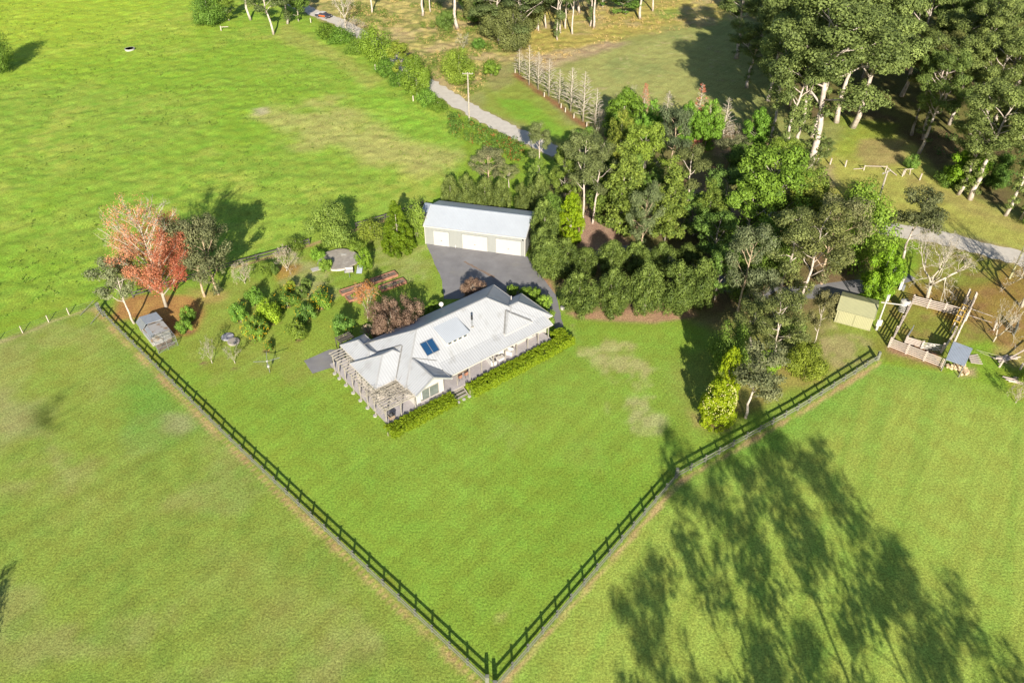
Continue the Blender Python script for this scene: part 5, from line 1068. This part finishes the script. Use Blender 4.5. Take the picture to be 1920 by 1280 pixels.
# hedge trees beside the garage and driveway
HB = [(1020,470,375,58,'hedge tree touching the right rear garage corner'),(1016,505,425,54,'hedge tree at the front right garage corner'),(1025,520,442,60,'hedge tree at the bend of the driveway, left of the back row'),(1056,520,447,60,'second hedge tree of the back row beside the driveway'),(1096,517,464,56,'third hedge tree of the back row'),(1145,520,452,58,'fourth hedge tree of the back row'),(1190,520,452,56,'fifth hedge tree of the back row'),(1237,522,453,54,'sixth hedge tree of the back row'),(1288,508,455,54,'rightmost hedge tree of the back row'),
 (1084,590,511,76,'leftmost hedge tree of the front row facing the lawn'),(1147,590,502,66,'second hedge tree of the front row facing the lawn'),(1208,592,496,70,'third hedge tree of the front row facing the lawn'),(1264,586,492,74,'fourth hedge tree of the front row facing the lawn'),(1306,576,484,70,'rightmost hedge tree of the front row facing the lawn')]
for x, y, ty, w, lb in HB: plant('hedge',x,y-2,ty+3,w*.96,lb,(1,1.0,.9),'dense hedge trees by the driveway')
BH = [(846,394,332,36,'leftmost brownish tipped hedge tree behind the garage'),(876,398,330,42,'second hedge tree behind the garage'),(910,402,334,44,'third hedge tree behind the garage'),(942,405,338,42,'fourth hedge tree behind the garage'),(978,402,345,34,'narrow hedge tree behind the right half of the garage'),(1010,405,330,44,'hedge tree behind the right garage end')]
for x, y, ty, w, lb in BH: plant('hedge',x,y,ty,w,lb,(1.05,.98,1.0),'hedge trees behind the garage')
plant('lime',1069,451,364,50,'golden topped lime green conifer right of the garage', (.85,.98,.9), var=0)
plant('olive',918,348,276,66,'low spreading grey gum on the field edge behind the garage',(.85,.8,.75), var=2); plant('olive',955,352,312,40,'small pale green gum right of the spreading grey one',(1.1,1.1,.8))
plant('gum',1008,345,226,50,'slim grey crowned gum beside the gravel road above the garage',(.9,.88,1.0), var=1); plant('feather',1010,378,300,44,'mid green feathery tree below the slim roadside gum',(1,1,1.3))
GV = [('mid',1058,385,276,46,'mid green tree right of the slim roadside gum',(1,.95,1.1)),('gum',1091,432,258,62,'left one of two pale trunk gums above the lime conifer',(1,.98,1.1)),('gum',1111,417,254,66,'right one of two pale trunk gums above the lime conifer',(.95,.92,1.1)),('feather',1160,437,276,78,'tall feathery tree in the middle of the grove, left of the olive gum',(1.1,1.0,1.2)),
 ('mid',1204,365,238,66,'yellow green open crowned tree at the grove top',(1.2,1.15,1.1)),('feather',1157,330,212,46,'olive feathery tree at the grove top, left',(1.35,1.1,1.2)),('feather',1246,450,302,64,'conical feathery tree left of the tall pale stemmed gum',(1.1,1.0,1.2)),('olive',1203,470,352,58,'grey olive gum in the middle of the grove above the hedge rows',(.85,.95,.8)),('gum',1283,433,288,66,'tall gum with long pale stem rising above the hedge rows',(.85,.8,.85)),
 ('olive',1256,318,204,58,'dense grey green tree before the mown hill',(.62,.72,.68)),('olive',1364,318,262,50,'low olive gum below the bare tree on the hill edge',(.9,.85,.8)),('mid',1350,410,318,60,'dark green tree right of the tall pale stemmed gum',(.8,.9,1.3)),('mid',1430,455,282,112,'broad bright feathery tree dominating the grove right',(.98,1.1,.9)),('mid',1395,470,345,80,'feathery tree left below the broad bright one',(.95,1.05,.9)),('feather',1480,440,330,80,'feathery olive tree right of the broad bright one',(1.2,1.0,1.1)),
 ('gum',1499,575,400,104,'white stemmed gum with wide olive crown left of the steel shed',(1.1,.98,1.0)),('gum',1457,560,400,84,'white stemmed gum left of the widest olive crown',(1.0,.95,1.0)),('olive',1540,530,372,100,'olive crowned gum right of the two white stemmed ones, above the shed',(1,.92,.8)),('olive',1382,592,425,72,'double stemmed peeling gum at the right end of the hedge rows',(.85,.9,.85)),('dark',1390,560,480,60,'dark filler tree behind the double stemmed gum',(.8,.8,1)),
 ('spread',1385,505,440,56,'small dead tree with white twigs in the grove',(1,1,1)),('dark',1598,490,354,104,'dark glossy broad tree above the bright green conifer',(1.0,1.05,.9)),('dark',1552,470,372,60,'mid green broad tree left of the dark glossy one',(1.2,1.1,1)),('olive',1693,482,370,80,'dark olive tree on the road edge left of the bare tree',(.75,.75,.6)),('bright',1640,560,466,56,'bright green conical tree behind the yellow green shed',(1.15,1.1,.8)),
 ('dark',1130,400,330,52,'rounded dark tree under the two pale trunk gums, right side',(.9,.9,1)),('mid',1225,400,330,50,'dark green tree filling the gap before the tall pale stemmed gum',(.8,.9,1.1)),('feather',1320,450,345,60,'olive feathery tree right of the tall pale stemmed gum',(1.0,.95,1.1)),('mid',1170,400,300,50,'dark tree between the tall feathery tree and the open crowned one',(.85,.9,1.1)),('dark',1440,520,430,80,'dark tree under the wide olive crowns',(.85,.9,1)),('mid',1500,430,330,70,'tree between the broad bright one and the dark glossy one',(1.0,.95,1.1)),('dark',1385,330,280,56,'dark tree behind the low olive gum at the hill edge',(.8,.9,1.1)),('mid',1090,300,250,50,'dark green tree at the hidden bend below the bare row',(.85,.95,1.1)),('olive',1420,600,520,60,'grey gum before the lane right of the double stemmed one',(.95,.95,.9)),('mid',1450,360,270,60,'green tree at the foot of the slender white gums',(1.1,1.05,1)),('dark',1030,430,370,44,'dark tree squeezed behind the lime conifer',(.8,.9,1)),
 ('mid',1330,500,400,66,'dark tree at the right rear of the hedge rows',(.75,.85,1.1)),('mid',1300,440,372,60,'dark green tree right of the tall pale stem',(.8,.9,1.2)),('feather',1118,350,262,50,'feathery dark tree left of the open crowned one',(.9,.95,1.2)),('mid',1060,350,290,44,'dark green tree beside the hidden bend of the road',(.9,.95,1.2)),('mid',1340,560,470,50,'dark green tree wedged against the right end of the hedge rows',(.75,.85,1.1))]
for k, x, y, ty, w, lb, tn in GV: plant(k,x,y+2,ty-6,w*1.24,lb,tn,'trees of the central grove')
# lower right group
LG = [('gum',1402,672,583,74,'gum with greyish crown leftmost in the lower right group',(.95,.92,.9)),('gum',1450,688,556,92,'gum with wide grey crown in the middle of the lower right group',(1.0,.95,.95)),('olive',1397,783,660,92,'gum with white foot nearest the right fence',(.95,.92,.85)),('olive',1522,655,545,42,'slim brownish gum left of the yellow green shed',(1,.85,.7)),('dark',1506,706,648,62,'round dark olive bush inside the right fence',(1.1,.95,.8)),
 ('round',1432,704,660,40,'bright green bush tucked behind the gum with white foot',(1.6,1.6,.7)),('dark',1362,700,610,70,'dark tree mass left of the lower right gums',(.8,.85,.9)),('round',1480,640,600,40,'small dark bush between the lower right gums',(1,1,1))]
for k, x, y, ty, w, lb, tn in LG: plant(k,x,y,ty,w*1.2,lb,tn,'trees of the lower right group', var=1 if k == 'olive' else None)
t = plant('lime',1340,793,714,68,'rounded shrub tree covered in pale yellow blossom near the right fence',(.85,.88,.8), var=0, name='flowering_shrub'); fruits(t, 600, tall(1340,793,714), 68*mpx(1340,793)*.9, 77, .06, 'petal', .1)
plant('lime',1352,768,655,48,'taller yellow topped tree just behind the blossoming one',(.85,.88,.8), var=0)
# bare row and autumn trees on the hill foot
BR = [(974,141,92),(992,160,84),(1009,168,97),(1029,181,110),(1048,194,130),(1070,209,126),(1093,228,134),(1115,241,165)]
OD = ['first','second','third','fourth','fifth','sixth','seventh','eighth and last']
for i, (x, y, ty) in enumerate(BR): plant('conic',x,y,ty,[34,40,38,44,42,46,56,50][i],f'{OD[i]} bare conical tree from the left in the row below the mown hill',group='bare trees in a row below the hill')
plant('dryshrub',1122,246,208,30,'pale twiggy shrub at the right end of the bare tree row')
plant('bright',1165,262,168,74,'green tree with white dead limbs at the end of the bare row',(.8,.75,.9)); plant('spread',1165,250,165,46,'bare white limbs standing through a green tree below the hill', w=7)
plant('redslim',1205,222,156,24,'slim dark red autumn tree at the foot of the mown hill'); plant('bright',1216,270,190,54,'bright green tree below the slim red one',(.85,.9,1.2)); plant('conic',1247,235,170,34,'bare tree between two green ones below the mown hill')
plant('bright',1283,270,192,42,'narrow bright green tree left of the orange speckled one',(.85,.9,1.1)); plant('orangebare',1302,264,156,46,'bare topped tree with orange lower leaves below the mown hill'); plant('bright',1322,276,190,60,'widest bright green tree right of the orange speckled one',(.9,.92,1.1))
plant('conic',1353,268,182,46,'large bare conical tree right of the bright green ones'); plant('bright',1414,277,204,50,'bright green tree in the shade of the tall gums',(.8,.85,1.1)); plant('dryshrub',1372,268,235,36,'dry brown shrub right of the large bare conical tree')
# bare trees right
plant('spread',1738,559,448,130,'large spreading bare tree behind the cattle yard',var=0,rz=1.0); plant('spread',1915,575,452,140,'large spreading bare tree at the right edge by the green pole',var=1,rz=2.2); plant('spread',1862,640,560,80,'smaller twiggy bare tree left of the grey slatted panel',var=2)
plant('dryshrub',1905,755,722,40,'scrubby weeds below the lower rail pile'); plant('blob',1925,720,690,40,'low green weeds at the right frame edge',(1.2,1.1,.8)); plant('round',1708,316,290,28,'small green bush on the bank before the dark forest',(1,1.1,1),name='round_bush')
# giant gums
GG = [(1513,320,-40,230,'largest white gum with a broad crown, in front of the tall stand',0),(1484,313,30,120,'white gum just left of the largest one',1),(1460,313,60,110,'slender white gum at the left foot of the tall stand',1),(1441,281,40,110,'white gum with a broken bare arm left of the tall stand',0),(1478,196,-70,130,'white gum at the back left of the tall stand',1),(1523,256,-30,130,'leaning white gum behind the largest one',2),(1568,230,-60,150,'white gum right behind the largest one',0),(1598,240,-30,180,'gum with a spreading crown at the right of the tall stand',2),
 (1505,236,-60,120,'gum in the middle of the tall stand behind the white stems',1),(1440,190,-20,120,'gum at the far left rear of the tall stand',2),(1545,170,-130,150,'gum at the rear of the tall stand',0),(1620,150,-140,160,'gum at the rear right of the tall stand',1),(1500,110,-150,140,'rearmost gum of the tall stand, left',2),(1575,90,-180,150,'rearmost gum of the tall stand, right',0),(1400,165,45,90,'grey crowned gum casting shade on the mown hill',0),
 (1818,374,150,150,'huge double stemmed white gum at the front of the dark forest',0),(1796,365,215,100,'white gum left of the huge double stemmed one',1),(1885,404,205,100,'white gum leaning right at the front of the dark forest',1),(1914,412,240,80,'white gum at the right frame edge in front of the dark forest',1),(1732,262,60,110,'tall dark stemmed gum at the left edge of the dark forest',1),(1892,200,-40,130,'white stemmed gum high on the right edge of the dark forest',2),(1818,285,60,120,'gum behind the huge double stemmed one',2),(1755,210,20,120,'gum at the left rear of the dark forest',0),(1660,120,-150,150,'gum closing the gap left of the dark forest, upper',1),(1690,180,-80,130,'gum closing the gap left of the dark forest, lower',2),(1380,110,-40,110,'gum at the outer left rear of the tall stand',0)]
for i, (x, y, ty, w, lb, vr_) in enumerate(GG):
    far = 15 <= i <= 22
    plant('giant',x,y,ty,w,lb,((1.0,1.02,.9) if far else (1.08,1.14,1.05)),'giant gums of the forest', var=vr_, h=min(34, tall(x,y,ty)))
g6 = np.random.default_rng(66); n_ = 0
for iy, Y in enumerate(np.arange(150, 330, 13)):
    for X_ in np.arange(75, 215, 11.5):
        px_, py_ = X_+g6.uniform(-4,4), Y+g6.uniform(-4,4); front = 118 + (px_-80)*-.15 + 30
        dep = py_*CP+CAM_H*SP; u = 960+FPX*px_/dep; v = 640-FPX*(py_*SP-CAM_H*CP)/dep
        if u < 1700 or v > 380 or py_ < front or u > 2150: continue
        row_ = 'lower' if v > 240 else ('middle' if v > 120 else 'upper'); n_ += 1; col_ = 'left' if u < 1790 else ('centre' if u < 1900 else 'right')
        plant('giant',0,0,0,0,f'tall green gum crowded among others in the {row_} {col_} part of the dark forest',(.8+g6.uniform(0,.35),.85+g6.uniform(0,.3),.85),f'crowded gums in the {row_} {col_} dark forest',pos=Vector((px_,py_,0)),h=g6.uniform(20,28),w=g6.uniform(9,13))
plant('bright',1800,352,272,72,'bright yellow green bushy tree at the foot of the huge white gum',(1.15,1.1,.8)); plant('blob',1770,345,318,40,'dark bush at the edge of the dark forest',(.7,.8,.9)); plant('dark',1860,350,290,60,'dark understorey tree right of the huge white gum',(.6,.75,.9)); plant('blob',1945,425,395,60,'dark scrub below the gums at the right edge',(.8,.9,.9))
plant('gum',1550,296,262,24,'thin bare stemmed sapling gum beside the largest white gum',(1,1,1),var=3); plant('gum',1530,312,262,50,'shrubby gum regrowth at the right foot of the largest white gum',(.9,.95,.9),var=4); plant('gum',1470,335,262,60,'shrubby gum regrowth at the left foot of the largest white gum',(.9,.95,.9),var=4); plant('gum',1500,345,290,60,'olive shrubby gum below the largest white gum',(1,.95,.9),var=4)
# trees along the top
TG = [(513,65,-60,70,'white stemmed gum at the field edge, top left, nearest the lens'),(470,38,-70,60,'white stemmed gum left of the nearest one at the field top'),(539,45,-60,60,'tan stemmed gum right of the nearest one at the field top'),(697.5,27,-90,50,'bare stemmed gum on the scrubby slope right of the car'),(792.5,31,-90,60,'tall white stem on the scrubby slope, centre'),(807,24,-90,40,'thin white stem right beside the tall one on the slope'),(858,55,-70,90,'white gum with forked arms on the slope'),(976,90,-50,100,'dense crowned gum at the slope top above the bare row'),(938,82,-30,90,'dense dark gum left of the one above the bare row'),
 (1006.4,57,-90,50,'left white stem of the pair left of the ridge clearing'),(1009.8,59,-90,50,'right white stem of the pair left of the ridge clearing'),(1023.6,52,-60,40,'short slim gum behind the hill top pair'),(1044.8,75,-80,50,'foremost thin white gum on the hill top'),(1050.5,62,-90,50,'thin white gum just behind the foremost on the hill top'),(1060,54,-70,40,'slim gum in the middle of the hill top row'),(1073,64,-80,56,'slightly leaning white gum on the hill top'),(1086,24,-90,60,'gum standing back behind the leaning white one'),(1106.7,49,-90,50,'left gum of the close pair on the hill top'),(1113,53,-90,64,'right stouter gum of the close pair on the hill top'),(1200,35,-90,60,'lone white stem right of the rounded hill top tree'),(1223.6,22,-90,60,'rightmost white gum stem on the hill top')]
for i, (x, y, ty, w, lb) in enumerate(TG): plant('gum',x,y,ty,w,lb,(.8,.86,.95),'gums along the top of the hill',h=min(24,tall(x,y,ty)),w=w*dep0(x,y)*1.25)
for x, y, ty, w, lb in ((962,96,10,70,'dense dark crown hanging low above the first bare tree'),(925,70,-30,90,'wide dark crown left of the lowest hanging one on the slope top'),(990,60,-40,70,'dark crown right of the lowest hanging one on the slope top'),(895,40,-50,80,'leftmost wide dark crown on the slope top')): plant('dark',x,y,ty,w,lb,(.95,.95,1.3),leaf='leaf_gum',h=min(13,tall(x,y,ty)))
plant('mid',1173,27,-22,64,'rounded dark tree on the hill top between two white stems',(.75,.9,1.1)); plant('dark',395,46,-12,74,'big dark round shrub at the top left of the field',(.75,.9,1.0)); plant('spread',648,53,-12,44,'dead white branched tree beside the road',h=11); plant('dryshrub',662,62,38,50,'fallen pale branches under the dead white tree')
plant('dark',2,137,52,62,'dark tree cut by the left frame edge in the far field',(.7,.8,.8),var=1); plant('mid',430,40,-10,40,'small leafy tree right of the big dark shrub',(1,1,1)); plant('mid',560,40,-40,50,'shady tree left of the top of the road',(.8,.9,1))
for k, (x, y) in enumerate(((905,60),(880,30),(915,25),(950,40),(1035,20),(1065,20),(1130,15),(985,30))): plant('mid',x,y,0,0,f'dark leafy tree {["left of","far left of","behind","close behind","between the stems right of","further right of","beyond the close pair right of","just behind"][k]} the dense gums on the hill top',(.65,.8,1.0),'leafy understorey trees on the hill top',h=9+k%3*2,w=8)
# roadside trees and hedge
RS = [('dark',708,118,50,66,'green roadside tree over the narrow hedge, upper of two',(.95,1.0,.8)),('dark',782,178,104,54,'green roadside tree over the hedge, lower of two',(.95,1.0,.8)),('mid',757,150,80,50,'thin leafed tree overhanging the road opposite the hedge',(1.2,1.05,.9)),('blob',640,80,52,50,'green shrub at the top of the roadside hedge',(.8,1,.9)),('blob',612,70,44,44,'green shrub behind the car on the field side',(.9,1,.8)),('blob',672,100,74,50,'hedge shrub left of the upper roadside tree',(.9,1,.9)),('blob',724,140,112,48,'hedge shrub between the two roadside trees, upper',(.75,.95,.9)),('blob',750,162,132,44,'hedge shrub between the two roadside trees, lower',(.75,.95,.9)),('blob',800,196,168,44,'hedge shrub right of the lower roadside tree',(.8,1,.9)),('blob',822,208,186,36,'last low hedge shrub at the road end of the hedge',(.9,1,.8)),
 ('dark',862,157,92,66,'olive green rounded tree alone right of the road',(1.05,1.0,.9)),('dark',836,55,18,36,'small grey green tree on the slope below the forked gum',(.8,.85,1.2)),('round',921,142,114,34,'small isolated green bush right of the olive rounded tree',(1.1,1.1,.7)),('round',900,92,72,28,'green bush above the isolated one on the slope',(.9,1.1,.9)),('sapling',868,96,62,26,'pale twiggy sapling above the olive rounded tree',(1,1,1))]
for k, x, y, ty, w, lb, tn in RS: plant(k,x,y,ty,w,lb,tn,name='roadside_shrub' if k == 'blob' else None)
t = empty('bramble_thicket', site(905,258), 0, 'long low bramble thicket with rusty patches below the power pole', 'thicket'); g = np.random.default_rng(12); C = []; Rr = []; o0 = site(905,258)
while len(C) < 230:
    p = W((842+g.uniform(0,138),0))[0] if False else None; u = g.uniform(842,980); c_ = 232+(u-842)*.42; v = c_ + g.uniform(-17,20)
    q = site(u,v)-o0; C.append((q.x,q.y,g.uniform(.2,1.0))); Rr.append(g.uniform(.5,1.0))
for mt, k_, sd_ in (('leaf_green', 9000, 0), ('leaf_orange', 1300, 1)):
    C2 = np.array(C); R2 = np.array(Rr)
    if sd_: s = (g.random(len(C2)) < .3); C2, R2 = C2[s], R2[s]*.8
    o = bpy.data.objects.new('foliage', leaf_mesh('foliage', C2, R2, k_, .26, mt, g, shell=.5)); COL.objects.link(o); o.parent = t; o.color = (.85,.95,.8,1) if not sd_ else (.7,.6,.5,1)
# scrubby tussocks on the slope: nobody could count them
def scatter(name, polys, n, hmin, hmax, mat, tint, seed, size=.22, per=26):
    g = np.random.default_rng(seed); C = []; Rr = []; ps = [(np.array(W(*p)), w_) for p, w_ in polys]
    for P_, frac in ps:
        lo, hi = P_.min(0), P_.max(0); k = 0
        while k < n*frac:
            X_ = g.uniform(lo[0],hi[0],400); Y_ = g.uniform(lo[1],hi[1],400); ok = sdf([tuple(p) for p in P_], X_, Y_) > 0; cl_ = vn(X_, Y_, 6, 3) > .42; dd = np.array([min(math.hypot(x-a.x, y-a.y) for a in RDW) for x, y in zip(X_, Y_)]) > 3.2
            for x, y in zip(X_[ok & cl_ & dd], Y_[ok & cl_ & dd]):
                r_ = g.uniform(hmin,hmax); C.append((x,y,r_*.45)); Rr.append(r_); k += 1
    o = bpy.data.objects.new(name, leaf_mesh(name, C, Rr, len(C)*per, size, mat, g, out=.6, shell=.4)); COL.objects.link(o); o.color = (*tint,1); tag(o, kind='stuff'); return o
RDW = smooth_line(W(*ROAD), 3.0)
SL = [(640,-20),(1000,-20),(990,60),(950,95),(905,165),(860,200),(800,140),(745,95),(640,30)]
scatter('bracken_scrub', [(SL, 1)], 1250, .45, 1.2, 'leaf_green', (1.0,.95,.8), 21, per=34)
scatter('dry_tussocks', [(SL, .6), ([(1000,-20),(1390,-20),(1360,50),(1180,72),(1020,125),(985,100)], .4)], 1300, .3, .7, 'leaf_dry', (1.25,1.15,.7), 22, per=22)
scatter('understorey_scrub', [([(1700,-20),(2000,-20),(2000,440),(1880,390),(1790,350),(1720,270)], .8), ([(1430,-20),(1640,-20),(1600,200),(1450,180)], .2)], 420, .7, 1.7, 'leaf_green', (.5,.6,.7), 23, .34, 40)
scatter('pasture_tufts', [([(0,0),(520,60),(700,130),(850,250),(870,330),(800,370),(580,445),(440,480),(250,540),(0,600),(-200,600),(-200,0)], 1)], 4200, .14, .34, 'leaf_bright', (.95,.72,1.3), 25, .2, 7)
scatter('field_weeds', [([(0,0),(520,60),(850,280),(800,370),(520,440),(250,540),(0,600)], 1)], 700, .12, .26, 'leaf_green', (1.1,1.25,.8), 24, .12, 8)
# trees standing below the frame, whose shade falls on the lower right paddock and at the left edge
for (x, y, h_, w_, lb) in ((24,8,29,13,'tall gum below the frame shading the fence corner'),(33,12,31,14,'tallest gum below the frame shading the right fence'),(40,5,30,13,'gum below the frame shading the right paddock middle'),(44,-6,28,14,'gum below the frame shading the lower right paddock'),(17,-4,26,11,'gum below the frame shading the paddock left part'),(30,-8,25,12,'gum below the frame behind the tallest one')):
    plant('thin',0,0,0,0,lb,(.9,.9,.9),'gums standing behind the photographer',pos=Vector((x,y,0)),h=h_,w=w_)
plant('dark',0,0,0,0,'rounded tree outside the left frame edge casting a small shadow',(.8,.9,.9),pos=Vector((-53.6,31.5,0)),h=9,w=6.5)
